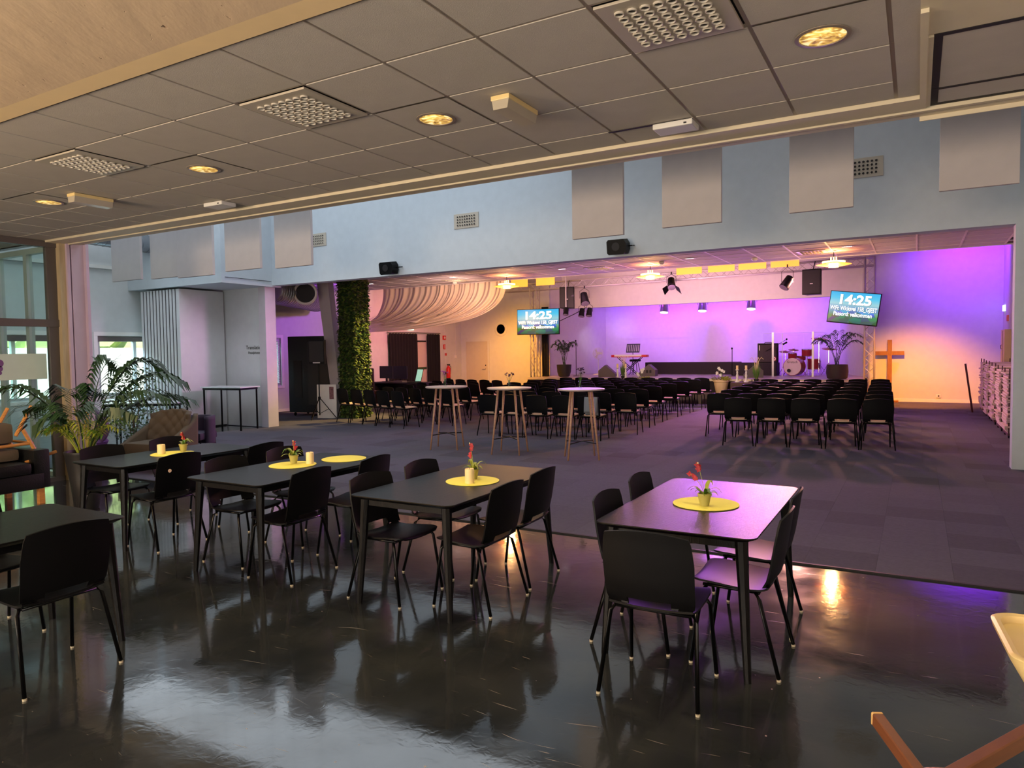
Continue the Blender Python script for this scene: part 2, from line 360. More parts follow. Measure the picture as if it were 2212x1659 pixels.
def copy_tree(o, parent=None, loc=None, rz=None, label=None, group=None):
    c = o.copy(); COL.objects.link(c); c.parent = parent
    if loc is not None: c.location = loc
    if rz is not None: c.rotation_euler = (0,0,rz)
    if label: c['label'] = label
    if group: c['group'] = group
    for ch in o.children: copy_tree(ch, c)
    return c
ORD = ['nearest','second','third','fourth','fifth','sixth','seventh','eighth','ninth','tenth']
ORDL = ['first','second','third','fourth','fifth','sixth','seventh','eighth','ninth','tenth']
def text(name, body, size, loc, rot, m, parent, extrude=.001, bold=0, align='CENTER'):
    cu = bpy.data.curves.new(name, 'FONT'); cu.body = body; cu.size = size; cu.extrude = extrude; cu.offset = bold; cu.align_x = align; cu.align_y = 'CENTER'
    cu.resolution_u = 3
    tmp = bpy.data.objects.new('t', cu); COL.objects.link(tmp); dg = bpy.context.evaluated_depsgraph_get(); dg.update(); me = bpy.data.meshes.new_from_object(tmp.evaluated_get(dg)); bpy.data.objects.remove(tmp); me.materials.clear(); me.materials.append(m); o = bpy.data.objects.new(name, me); COL.objects.link(o); o.location = loc; o.rotation_euler = rot; o.parent = parent; return o
# ================================================================== STRUCTURE
XL, XR, YH, YF = -16.2, 2.1, 11.5, 24.2
fl = struct('floor', B(XL-.2, 6, -5, 30, -.12, 0), M_FLOOR, label='dark polished floor with pale scratches in front of the carpet', cat='floor')
# carpet: pieces as parts, remoter ones joined
carp = [mat('carpet_tile_%s' % n, c, .95, bump=.5, scale=500, var=.1, vscale=30) for n, c in (('a', (84, 81, 94)), ('b', (88, 85, 98)), ('c', (76, 73, 85)), ('d', (88, 85, 98)))]
cme = []
for m in carp:
    o = B(-.2495, .2495, -.2495, .2495, 0, .008).build('carpet_tile', m); cme.append(o.data); bpy.data.objects.remove(o)
cp = struct('trim_1', B(-13.0, 1.25, 5.8, 5.83, 0, .012), DARK, label='dark edging strip where the carpet starts', cat='edging')
cfar = MB()
rc = random.Random(3)
nfar = 0
def far_tile(x, y, k):
    f = []
    v = [cfar.bm.verts.new(p) for p in ((x-.2497,y-.2497,.008),(x+.2497,y-.2497,.008),(x+.2497,y+.2497,.008),(x-.2497,y+.2497,.008))]
    g = cfar.bm.faces.new(v); g.material_index = k
ct = 0
x = 1.0
for j in range(12):
    y = 5.83+.25+.5*j
    if y+.25 > YH+.1: continue
    for i in range(29):
        x = 1.0-.5*i
        if y > 0:
            k = rc.choices((0,1,2,3), (4,2,2,4))[0]
            if i < 26 and ct < 290:
                o = bpy.data.objects.new('carpet_tile', cme[k]); COL.objects.link(o); o.parent = fl; o.location = (x, y, 0); ct += 1
            else: far_tile(x, y, k)
y = 5.83+.25+5.5
while y < 24.2:
    for i in range(37):
        x = 1.85-.5*i
        if abs(x) > 0: far_tile(x, y, rc.choices((0,1,2,3), (4,2,2,4))[0])
    y += .5
cf = cfar.build('carpet_tile', None, fl, recalc=False); cf['kind'] = 'stuff'
for m in carp: cf.data.materials.append(m)
# --- outer shell
struct('wall_left', MB(), WALL) if False else None
wl = MB()
WIN = [(2.2, 4.3), (6.75, 8.5), (9.35, 11.15), (13.2, 14.7)]
WZ0, WZ1 = .79, 2.17
ycur = -5
for a, b in WIN:
    wl.box(XL-.25, XL, ycur, a, 0, 6.2); wl.box(XL-.25, XL, a, b, 0, WZ0); wl.box(XL-.25, XL, a, b, WZ1, 6.2); ycur = b
wl.box(XL-.25, XL, ycur, 24.5, 0, 6.2)
wl = struct('wall_left', wl, WALL, label='long pale side wall with windows behind the plants', cat='wall')
for n_, (a, b) in enumerate(WIN):
    wf = MB()
    for z0, z1 in ((WZ0-.02, WZ0+.06), (WZ1-.1, WZ1)): wf.box(XL-.118, XL-.032, a, b, z0, z1)
    for y in (a, (a+b)/2-.03, b-.07): wf.box(XL-.12, XL-.03, y, y+.07, WZ0+.001, WZ1-.001)
    wf = struct('window_%d' % (n_+1), wf, FRAMEL, label='%s window of the left wall, counted from the near side' % ORDL[n_], cat='window')
    mid = (a+b)/2
    for q, (c, d) in enumerate(((a+.07, mid-.03), (mid+.04, b-.07))):
        B(XL-.08, XL-.07, c, d, WZ0+.06, WZ1-.1).build('pane', GLASS, wf)
    B(XL-.02, XL+.02, a-.1, b+.1, WZ0-.09, WZ0-.02).build('window_sill', WHITE, wf)
    f = MB(); f.box(XL-.01, XL+.02, a-.09, a, WZ0-.02, WZ1-.001); f.box(XL-.01, XL+.02, b, b+.09, WZ0-.02, WZ1-.001); f.box(XL-.01, XL+.02, a-.09, b+.09, WZ1, WZ1+.09)
    f.build('casing', WHITE, wf)
    if n_ < 3: B(XL-.1, XL+.0, a, b, WZ1-.13, WZ1-.02, bev=.01).build('rolled_blind', FRAME, wf)
    else:
        for k in range(24):
            z = WZ0+.08+k*.053
            B(XL-.035, XL+.0, a+.04, b-.04, z, z+.004, rot=Matrix.Rotation(radians(25), 3, 'Y'), at=(XL-.02, 0, z)).build('blind_slat', WHITE, wf)
        T([(XL-.005, mid, WZ0+.1), (XL-.005, mid, WZ1)], .004, 5).build('blind_cord', WHITE, wf)
tr = struct('trim_2', B(XL, XL+.06, 5.7, 11.3, 3.7, 3.78), WHITE, label='white ledge high on the left wall above the window', cat='ledge')
struct('baseboard_left', B(XL, XL+.02, 11.7, 24.2, .008, .09), WHITE, label='white skirting board along the left wall', cat='baseboard')
# far walls beside the stage
wf_ = MB(); wf_.box(XL, -12.15, YF, YF+.2, 0, 6.2)
struct('wall_far_left', wf_, WALL, label='warm lit far wall with the door left of the stage', cat='wall')
wf_ = MB(); wf_.box(-1.3, XR+.2, YF, YF+.2, 0, 6.2)
struct('wall_far_right', wf_, WALL, label='far wall right of the stage washed purple and orange', cat='wall')
struct('baseboard_far', B(-1.1, XR, YF-.02, YF, .008, .1), WHITE, label='white skirting board under the purple and orange wall', cat='baseboard')
struct('wall_right', B(XR, XR+.2, YH, 24.4, 0, 6.2), WALL, label='side wall behind the trolleys on the right', cat='wall')
# stage recess
st = MB(); st.prism([(-11.4,28),(-12.15,24.3),(-12.35,24.3),(-11.6,28.2)], 'z', .3, 6.2)
struct('wall_stage_left', st, STAGEW, label='slanting left side wall of the stage recess', cat='wall')
st = MB(); st.prism([(-2.4,28),(-1.3,24.3),(-1.1,24.3),(-2.2,28.2)], 'z', .3, 6.2)
struct('wall_stage_right', st, STAGEW, label='slanting right side wall of the stage recess', cat='wall')
st = MB(); st.box(-11.6, -2.2, 28, 28.2, .5, 2.12); st.box(-11.6, -2.2, 28, 28.2, 2.132, 6.2); st.box(-11.6, -2.2, 28.015, 28.2, 2.1, 2.15)
struct('wall_stage_back', st, STAGEW, label='violet lit back wall of the stage', cat='wall')
struct('wall_stage_fascia', B(-12.0, -1.45, 25.0, 25.2, 3.3, 6.15), STAGEW, label='broad pale fascia above the stage opening', cat='fascia')
struct('ceiling_stage', B(-12.3, -1.2, 25.2, 28.2, 3.95, 4.05), STAGEW, label='low ceiling over the stage recess', cat='ceiling')
# header wall
hw = MB(); hw.box(-12.88, 1.12, YH, YH+.25, 3.27, 6.2); hw.box(1.12, 2.3, YH, YH+.25, 0, 6.2)
struct('wall_header', hw, HEAD, label='blue grey header wall above the hall opening', cat='wall')
hw = MB(); hw.box(-14.8, -12.88, 10.12, 11.75, 3.24, 6.2); hw.box(XL, -14.8, 11.3, 11.75, 3.24, 6.2); hw.box(-16.2, -14.8, 10.12, 11.3, 3.24, 6.2)
struct('wall_bulkhead', hw, HEAD, label='boxed bulkhead at the left end of the header wall', cat='bulkhead')
T([(-12.86, 10.2, 3.36), (-12.86, 11.45, 3.36)], .006, 5).build('trim_3', DARK); o = bpy.data.objects['trim_3']; tag(o, 'thin cable along the lower side of the bulkhead', 'cable', kind='structure')
struct('wall_translation', B(-14.5, -13.2, 11.42, 11.6, 0, 3.24), PARTW, label='pale wall piece with the lettering Translation Headphones', cat='wall')
tw = bpy.data.objects['wall_translation']
text('lettering', 'Translation', .125, (-13.45, 11.415, 1.855), (radians(90),0,0), DARK, tw)
text('lettering', 'Headphones', .085, (-13.45, 11.415, 1.735), (radians(90),0,0), DARK, tw)
struct('trim_4', B(-13.2, -12.98, 11.36, 11.66, 0, 3.24), mat('pillar_paint', (206, 196, 204), .6), label='narrow pink lit end post of the pale wall', cat='post')
struct('wall_right_near', B(1.28, 1.5, -5, YH, 0, 6.2), WALL, label='near side wall on the right beyond the jamb', cat='wall')
# ceilings
struct('ceiling_hall', B(XL-.3, 2.5, 5.6, YH+.3, 6.1, 6.25), CEIL, label='high ceiling above the middle hall', cat='ceiling')
struct('ceiling_far', B(XL-.3, 2.5, 11.6, 28.4, 6.1, 6.25), CEIL, label='high ceiling in front of the stage', cat='ceiling')
cr_ = struct('ceiling_rear', B(XL, XR, YH+.25, 17.05, 3.67, 3.8), DARK, label='suspended tile ceiling over the rear hall', cat='ceiling')
g = MB(); gx = -.77+.75*3
while gx > XL: g.box(gx-.016, gx+.016, 13.0, 17.05, 3.645, 3.665); gx -= .75
for k in range(8): g.box(XL, XR, 13.05+.57*k-.012, 13.05+.57*k+.012, 3.6442, 3.6658)
g.box(XL, XR, 17.03, 17.06, 3.64, 3.8)
g.build('grid_bar', TBAR2, cr_)
tm = B(-.358, .358, -.272, .272, 0, .02).build('ceiling_tile', CEIL2); tme = tm.data; bpy.data.objects.remove(tm)
for i in range(24):
    for j in range(7):
        o = bpy.data.objects.new('ceiling_tile', tme); COL.objects.link(o); o.parent = cr_; o.location = (-.77+.75*3-.375-.75*i, 13.335+.57*j, 3.651)
# near ceiling
ZC = 3.25
cn = struct('ceiling_near', B(-10.2, 1.28, 2.47, 5.62, ZC+.02, ZC+.12), DARK, label='suspended grid ceiling over the dining tables', cat='ceiling')
VENTS = {(-1.03, 3.37), (-3.43, 3.37), (-5.83, 3.37), (-8.23, 3.37)}
DOWN = [(-.43, 3.97), (-2.83, 3.97), (-5.23, 3.97), (-7.63, 3.97)]
g = MB(); 
for k in range(18):
    xx = -.13-.6*k
    if xx > -10.2: g.box(xx-.012, xx+.012, 2.47, 5.22, ZC+.009, ZC+.018)
for yy in (2.482, 3.07, 3.67, 4.27, 4.87, 5.21): g.box(-10.2, 0, yy-.012, yy+.012, ZC+.0084, ZC+.0188)
g.build('grid_bar', TBAR, cn)
tiles = {}
def tile_mesh(w_, d_, hole=None):
    key = (round(w_,3), round(d_,3), hole)
    if key in tiles: return tiles[key]
    m_ = MB()
    if hole:
        n = 24; r = hole
        top = [];
        for lev in (0, .014):
            ring = [m_.bm.verts.new((r*cos(2*pi*k/n), r*sin(2*pi*k/n), lev)) for k in range(n)]
            out = []
            for k in range(n):
                a = 2*pi*k/n; c_, s_ = cos(a), sin(a); t = min((w_/2)/max(abs(c_),1e-6), (d_/2)/max(abs(s_),1e-6)); out.append(m_.bm.verts.new((c_*t, s_*t, lev)))
            # include exact corners by snapping 45deg rays (w=d)
            for k in range(n): m_.bm.faces.new((ring[k], ring[(k+1)%n], out[(k+1)%n], out[k]))
            top.append(ring)
        for k in range(n): m_.bm.faces.new((top[0][k], top[0][(k+1)%n], top[1][(k+1)%n], top[1][k]))
    else: m_.box(-w_/2, w_/2, -d_/2, d_/2, 0, .014)
    o = m_.build('ceiling_tile', CEIL); tiles[key] = o.data; bpy.data.objects.remove(o); return tiles[key]
rows = [(2.482, 3.07), (3.07, 3.67), (3.67, 4.27), (4.27, 4.87), (4.87, 5.21)]
for k in range(17):
    x1 = -.13-.6*k; x0 = max(x1-.6, -10.2)
    for (a, b) in rows:
        c_ = ((x0+x1)/2, (a+b)/2)
        if any(abs(c_[0]-v[0]) < .1 and abs(c_[1]-v[1]) < .1 for v in VENTS): continue
        hole = .118 if any(abs(c_[0]-v[0]) < .1 and abs(c_[1]-v[1]) < .1 for v in DOWN) else None
        o = bpy.data.objects.new('ceiling_tile', tile_mesh(x1-x0-.022, b-a-.022, hole)); COL.objects.link(o); o.parent = cn; o.location = (c_[0], c_[1], ZC+.004)
B(-.118, 0.0, 2.49, 5.2, ZC+.002, ZC+.02).build('ceiling_tile', CEIL, cn)
fa = MB(); fa.box(-10.2, 0.0, 5.22, 5.44, ZC-.02, ZC+.3); fa.box(-10.2, 1.28, 5.46, 5.50, ZC-.03, ZC+.3); fa.box(-10.2, 1.28, 5.54, 5.62, ZC-.02, 3.6); fa.box(0, 1.28, 5.62, 5.63, 3.2, 6.1)
struct('trim_5', fa, CREAM, label='long cream edge beam along the dining ceiling', cat='trim')
struct('trim_6', B(-10.2, 1.28, 5.44, 5.54, ZC-.005, ZC+.2), DARK, label='dark folding wall track inside the cream edge beam', cat='track')
struct('wall_over_track', B(-10.2, 1.28, 5.56, 5.7, 3.5, 6.15), WALL, label='hidden wall above the edge beam', cat='wall')
pk = MB()
pk.box(0.0, .035, 3.9, 5.44, ZC-.02, ZC+.02); pk.box(.035, .06, 4.25, 5.44, ZC-.01, ZC+.02)
pk.box(-.001, 1.28, 2.47, 4.24, ZC, ZC+.02)
pk.build('pocket_frame', CREAM, cn)
for (a, b) in ((4.28, 5.12), (5.15, 5.43)):
    B(.1, 1.27, a, b, ZC, ZC+.016, bev=.002).build('pocket_lid', CEIL, cn)
for y0, y1 in ((4.24,4.28),(5.12,5.15),(5.425,5.445)): B(.06, 1.27, y0, y1, ZC-.003, ZC+.01).build('pocket_gap_shade', DARK, cn)  # dark strips laid in the lid gaps, standing in for their shade
B(.06, .1, 4.24, 5.44, ZC-.002, ZC+.01).build('pocket_gap_shade', DARK, cn)
struct('ceiling_concrete', B(-10.2, 1.28, -5, 2.34, ZC-.004, ZC+.4), CONC, label='rough board marked concrete beam painted cream', cat='beam')
struct('trim_7', B(-10.2, 1.28, 2.34, 2.475, ZC-.004, ZC+.05), mat('beam_edge_paint', (252, 222, 170), .6), label='smooth cream strip between concrete and tile ceiling', cat='trim')
struct('wall_behind', B(-16.4, 1.5, -5, -4.8, 0, 3.7), WALL, label='wall behind the viewpoint', cat='wall')
struct('ceiling_glass_room', B(XL, -10.2, -5, 5.45, 3.3, 3.4), CEIL, label='pale ceiling of the room behind the glass', cat='ceiling')
struct('wall_glass_room', B(XL, -10.2, 5.4, 5.56, 3.3, 6.2), HEAD, label='wall above the rear glazed screen', cat='wall')
# glazed screen beside the dining area (plane x = -10.2)
gs = MB()
for y0, y1 in ((-1.2,-1.12),(1.5,1.58),(3.0,3.08),(5.24,5.36)): gs.box(-10.26, -10.18, y0, y1, 0, 3.25)
for z0, z1 in ((0,.06),(2.1,2.2),(3.17,3.25)): gs.box(-10.262, -10.16, -1.2, 5.361, z0, z1-.001)
gs = struct('window_5', gs, FRAME, label='brown framed glazed screen left of the sofa', cat='window')
for a, b in ((-1.12,1.5),(1.58,3.0),(3.08,5.24)):
    for z0, z1 in ((.06,2.1),(2.2,3.17)):
        B(-10.225, -10.215, a, b, z0, z1).build('pane', GLASS, gs)
B(-10.214, -10.211, 3.3, 5.2, 1.40, 1.74).build('frosted_film', FROST, gs)
for z, r in ((1.62,.05),(1.55,.038),(1.495,.025)):
    MB().lathe([(r,0),(r,.002)], 16).build('film_dot', PURPLE, gs, loc=None); o = COL.objects[-1]; o.rotation_euler = (0, pi/2, 0); o.location = (-10.211, 4.63, z)
struct('trim_8', MB().box(-10.3, -10.1, 5.36, 5.52, 0, 3.25), POST, label='timber post at the corner of the glazed screen', cat='post')
tp = MB(); tp.box(-10.1, -10.06, 5.5, 5.7, 0, 3.3); tp.box(-10.1, -10.06, 5.44, 5.48, 0, 3.3); tp.box(-10.06, -10.0, 5.66, 5.7, 0, 3.3)
struct('trim_9', tp, mat('pink_grey_jamb', (196, 176, 196), .5), label='folding wall jamb beside the timber post', cat='jamb')
# rear glazed screen y = 5.5
gr = MB()
for x_ in (-16.1,-14.8,-13.4,-12.0,-11.2,-10.4): gr.box(x_-.04, x_+.05, 5.46, 5.54, 0, 3.25)
for z0, z1 in ((0,.06),(3.17,3.249)): gr.box(XL, -10.3, 5.458, 5.542, z0, z1)
gr = struct('window_6', gr, FRAMEL, label='pale mullioned screen behind the glass room', cat='window')
for a, b in zip((-16.05,-14.75,-13.35,-11.95,-11.15), (-14.84,-13.44,-12.04,-11.24,-10.44)): B(a, b, 5.495, 5.505, .06, 3.17).build('pane', GLASS, gr)
# outside
og = struct('ground_outside', B(-60, XL-.25, -20, 45, -.3, -.1), PAVE, label='sunlit paving outside the windows', cat='ground'); og['kind'] = 'structure'
hg = MB(); rr = random.Random(5)
def hp(u, v): return (-25.5+rr.uniform(-.35,.35), -15+55*u, -.1+5.2*v)
hg.grid(hp, 90, 12, thick=.6)
tag(hg.build('hedge', HEDGE), 'bright green hedge seen through the left windows', 'hedge')
lw = B(-24.6, -24.4, -15, 40, -.1, 2.0).build('garden_wall', PAVE); tag(lw, 'low pale garden wall in front of the hedge outside', 'garden wall')
# stage platform
sg = struct('floor_stage', B(-12.1, -1.35, 22.3, 28.05, .0, .72), STAGEK, label='raised stage platform with dark skirt', cat='stage')
B(-12.12, -1.33, 22.28, 28.0, .72, .735).build('stage_top', STAGEF, sg)
B(-12.12, -1.33, 22.26, 22.285, .67, .735).build('stage_nosing', CREAM, sg)
sp_ = B(-6.6, -4.87, 21.5, 22.25, 0, .32, bev=.01).build('stage_step', mat('step_carpet', (96, 84, 80), .95)); tag(sp_, 'low carpeted step in front of the stage', 'step')

# ================================================================== FURNITURE
def lerp(a, b, t): return a+(b-a)*t
def chair_parts(root, pad=True, glides=False):
    prof = [(.215,.432),(.20,.446),(.12,.444),(.0,.434),(-.10,.426),(-.155,.43),(-.195,.452),(-.215,.49),(-.234,.57),(-.252,.68),(-.268,.785),(-.277,.832)]
    def P(u, t, rng):
        a, b = rng; q = (a+(b-a)*t); i = min(int(q), len(prof)-2); f = q-i
        y = lerp(prof[i][0], prof[i+1][0], f); z = lerp(prof[i][1], prof[i+1][1], f); s = (u-.5)*2
        if q <= 5: wd = lerp(.205, .215, min(q/2, 1)) if q < 3 else lerp(.215, .20, (q-3)/2)
        elif q <= 7: wd = lerp(.20, .218, (q-5)/2)
        elif q <= 9: wd = lerp(.218, .224, (q-7)/2)
        else: wd = lerp(.224, .205, (q-9)/2)
        if q < 1.5: wd -= .03*(1.5-q)
        x = s*wd
        if q > 6: y += .028*s*s; z -= .012*s*s*max(0,(q-9))
        else: z += .012*s*s-.0
        return (x, y, z)
    bm = MB().grid(lambda u, v: P(u, v, (0, 5.6)), 10, 14, thick=.010)
    bm.build('seat', BLACKP, root, smooth=2)
    bm = MB().grid(lambda u, v: P(u, v, (5.6, 11)), 12, 16, mask=lambda u, v: not (abs(u-.5) < .3-.55*max(0, v-.06) and v < .26), thick=.010)
    bm.build('backrest', BLACKP, root, smooth=2)
    if pad:
        def Q(u, v):
            x = (u-.5)*.36; y = -.175+v*.37; return (x*(1-.0*v), y, .456+.022*(1-(2*u-1)**4)*(1-(2*v-1)**4))
        m = MB().grid(Q, 8, 8, thick=.022); m.build('seat_pad', PAD, root, smooth=True)
    fr = MB()
    for s in (-1, 1): fr.tube([(s*.18,-.13,.418),(s*.185,.15,.425)], .009, 6)
    fr.tube([(-.185,-.135,.415),(.185,-.135,.415)], .008, 6).tube([(-.185,.13,.42),(.185,.13,.42)], .008, 6)
    fr.build('frame', BLACKM, root, smooth=True)
    for s in (-1, 1):
        for top, mid, foot in (((s*.19,-.12,.42), (s*.212,-.145,.39), (s*.243,-.245,.012)), ((s*.19,.13,.42), (s*.208,.15,.39), (s*.228,.205,.012))):
            lg = MB().tube([top, mid, foot], .0105, 7).build('leg', BLACKM, root, smooth=True)
            if glides: MB().lathe([(.0108,0),(.0115,.009),(.0105,.010)], 8, (foot[0], foot[1], 0)).build('glide', GLIDE, lg)
            else: MB().lathe([(.011,0),(.011,.014)], 6, (foot[0], foot[1], 0)).build('foot', BLACKM, lg)
def strip_feet(root):
    pass
near_chair = thing('dining_chair', 'x', 'chair'); chair_parts(near_chair, pad=False, glides=True)
hall_chair = thing('stacking_chair', 'x', 'chair'); hall_chair.scale = (1.02, 1, 1); chair_parts(hall_chair, pad=True)
used = {'n': False, 'h': False}
ZCARP = .008
def put(key, proto, x, y, rz, label, group, z=0):
    if not used[key]:
        used[key] = True; o = proto; o.location = (x, y, z); o.rotation_euler = (0,0,rz); o['label'] = label; o['group'] = group; return o
    return copy_tree(proto, None, (x, y, z), rz, label, group)
# --- dining tables
def table(cx, cy, w_, d_, label, rz=0):
    t = thing('dining_table', label, 'table', (cx, cy, 0), rz, 'black dining tables')
    hw_, hd = w_/2, d_/2
    def rr_(hx, hy, r, n=5):
        pts = []
        for (sx, sy, a0) in ((1,1,0),(-1,1,pi/2),(-1,-1,pi),(1,-1,3*pi/2)):
            for k in range(n+1):
                a = a0+pi/2*k/n; pts.append((sx*(hx-r)+r*cos(a), sy*(hy-r)+r*sin(a)))
        return pts
    m = MB(); rings = []
    for hx, hy, z in ((hw_-.035, hd-.035, .712), (hw_-.002, hd-.002, .731), (hw_, hd, .735), (hw_-.002, hd-.002, .740)):
        rings.append([m.bm.verts.new((p[0], p[1], z)) for p in rr_(hx, hy, .06)])
    n = len(rings[0])
    for A, C in zip(rings, rings[1:]):
        for k in range(n): m.bm.faces.new((A[k], A[(k+1)%n], C[(k+1)%n], C[k]))
    m.bm.faces.new(rings[0][::-1]); m.bm.faces.new(rings[-1])
    m.build('tabletop', TABLEB, t)
    ap = MB(); ax, ay = hw_-.09, hd-.09
    ap.box(-ax, ax, -ay-.01, -ay+.01, .665, .714).box(-ax, ax, ay-.01, ay+.01, .665, .714).box(-ax-.01, -ax+.01, -ay, ay, .665, .714).box(ax-.01, ax+.01, -ay, ay, .665, .714)
    ap.build('apron', TABLEB, t)
    for sx in (-1, 1):
        for sy in (-1, 1):
            lg = MB(); px, py = sx*(hw_-.085), sy*(hd-.085); qx, qy = sx*(hw_-.045), sy*(hd-.045); rings = []
            for (X, Y, r, z) in ((px, py, .034, .713), (lerp(px,qx,.3), lerp(py,qy,.3), .029, .5), (qx, qy, .019, 0)):
                rings.append([lg.bm.verts.new((X+r*cos(a), Y+r*sin(a), z)) for a in [2*pi*(k+.5)/8 for k in range(8)]])
            for A, C in zip(rings, rings[1:]):
                for k in range(8): lg.bm.faces.new((A[k], A[(k+1)%8], C[(k+1)%8], C[k]))
            lg.bm.faces.new(rings[0][::-1]); lg.bm.faces.new(rings[-1]); lg.build('leg', TABLEB, t, smooth=2)
    return t
TX = {'right': (-1.105, 4.31, .86, 1.50), 'middle': (-2.875, 4.27, .83, 1.50), 'left': (-4.51, 4.22, .84, 1.50), 'far left': (-6.26, 4.27, .76, 1.46)}
table(*TX['right'], 'black dining table glowing violet, furthest right, one potted orchid on its mat')
table(*TX['middle'], 'black dining table with a candle in front of an orchid pot, second from the right')
table(*TX['left'], 'black dining table carrying two yellow mats, between the orchid tables')
table(*TX['far left'], 'black dining table beside the tall palm, its mat holding candle and red orchid')
table(-4.45, 1.74, .84, 1.46, 'black dining table cut by the left picture edge, nothing on it')
R_, L_, F_ = pi/2, -pi/2, 0      # facing -x, +x, +y
G = 'black dining chairs around the dining tables'
for x, y, rz, lb in (
    (-1.10, 3.40, F_+.02, 'black dining chair at the near end of the rightmost table, back to the viewer'),
    (-.83, 3.93, R_, 'black dining chair on the right side of the rightmost table, nearer one'),
    (-.86, 4.50, R_+.02, 'black dining chair on the right side of the rightmost table, further one'),
    (-1.37, 3.95, L_, 'black dining chair on the left side of the rightmost table, nearer one'),
    (-1.40, 4.62, L_, 'black dining chair on the left side of the rightmost table, further one'),
    (-2.56, 3.98, R_, 'black dining chair right of the middle candle table, nearer one'),
    (-2.60, 4.56, R_+.03, 'black dining chair right of the middle candle table, further one'),
    (-3.13, 3.84, L_-.04, 'black dining chair left of the middle candle table, nearer one'),
    (-3.16, 4.48, L_, 'black dining chair left of the middle candle table, further one'),
    (-4.18, 3.83, R_+.05, 'black dining chair right of the two-mat table, nearer one'),
    (-4.16, 4.52, R_+.1, 'black dining chair right of the two-mat table, further one'),
    (-4.80, 3.95, L_, 'black dining chair left of the two-mat table, nearer one'),
    (-4.82, 4.60, L_, 'black dining chair left of the two-mat table, further one'),
    (-5.87, 3.93, R_+.02, 'black dining chair by the palm-side table with a worn spot on its back'),
    (-5.74, 4.78, R_, 'black dining chair at the far right corner of the palm-side table'),
    (-6.60, 3.95, L_, 'black dining chair left of the palm-side table, in front of the tufted armchair'),
    (-6.62, 4.66, L_, 'black dining chair behind the candle of the palm-side table'),
    (-4.03, 2.00, R_, 'large black dining chair at lower left with its back to the viewer'),
    (-4.86, 2.06, L_, 'black dining chair peeking in at the left picture edge behind the empty table'),
    ):
    c = put('n', near_chair, x, y, rz, lb, G)
    if 'worn spot' in lb:
        m = MB().lathe([(.0001,0),(.016,.0),(.016,.002),(.0001,.002)], 12).build('worn_spot', PAD, c); m.rotation_euler = (pi/2, 0, 0); m.location = (-.12, -.262, .69); m['label'] = 'pale round worn spot'
# --- table dressing
def placemat(x, y, r, label):
    o = MB().lathe([(r-.003,0),(r,.0015),(r,.004),(r-.004,.005),(.0001,.005)], 40).build('placemat', YEL, smooth=2, loc=(x, y, .7405)); tag(o, label, 'placemat', 'round yellow placemats')
placemat(-1.10, 4.27, .195, 'round yellow placemat on the violet lit table furthest right')
placemat(-2.80, 4.30, .195, 'round yellow placemat under the candle and orchid of the middle table')
placemat(-4.60, 4.27, .195, 'round yellow placemat carrying orchid pot and candle on the two-mat table')
placemat(-4.44, 4.72, .195, 'bare round yellow placemat behind the other one on the same table')
placemat(-6.22, 4.27, .195, 'round yellow placemat on the table next to the palm')
def candle(x, y, h, r, label, z=.7455, g='cream pillar candles'):
    t = thing('pillar_candle', label, 'candle', (x, y, z), 0, g)
    MB().lathe([(r*.96,0),(r,.004),(r,h-.006),(r*.93,h),(r*.6,h-.006),(.0001,h-.008)], 20).build('wax', WAX, t, smooth=2)
    T([(0,0,h-.008),(.002,0,h+.008)], .0015, 5).build('wick', WICK, t)
candle(-2.76, 4.20, .105, .033, 'cream pillar candle standing in front of the middle orchid pot')
candle(-4.50, 4.37, .098, .033, 'cream pillar candle right of the orchid on the two-mat table')
candle(-6.29, 4.20, .09, .036, 'cream pillar candle left of the red orchid beside the palm')
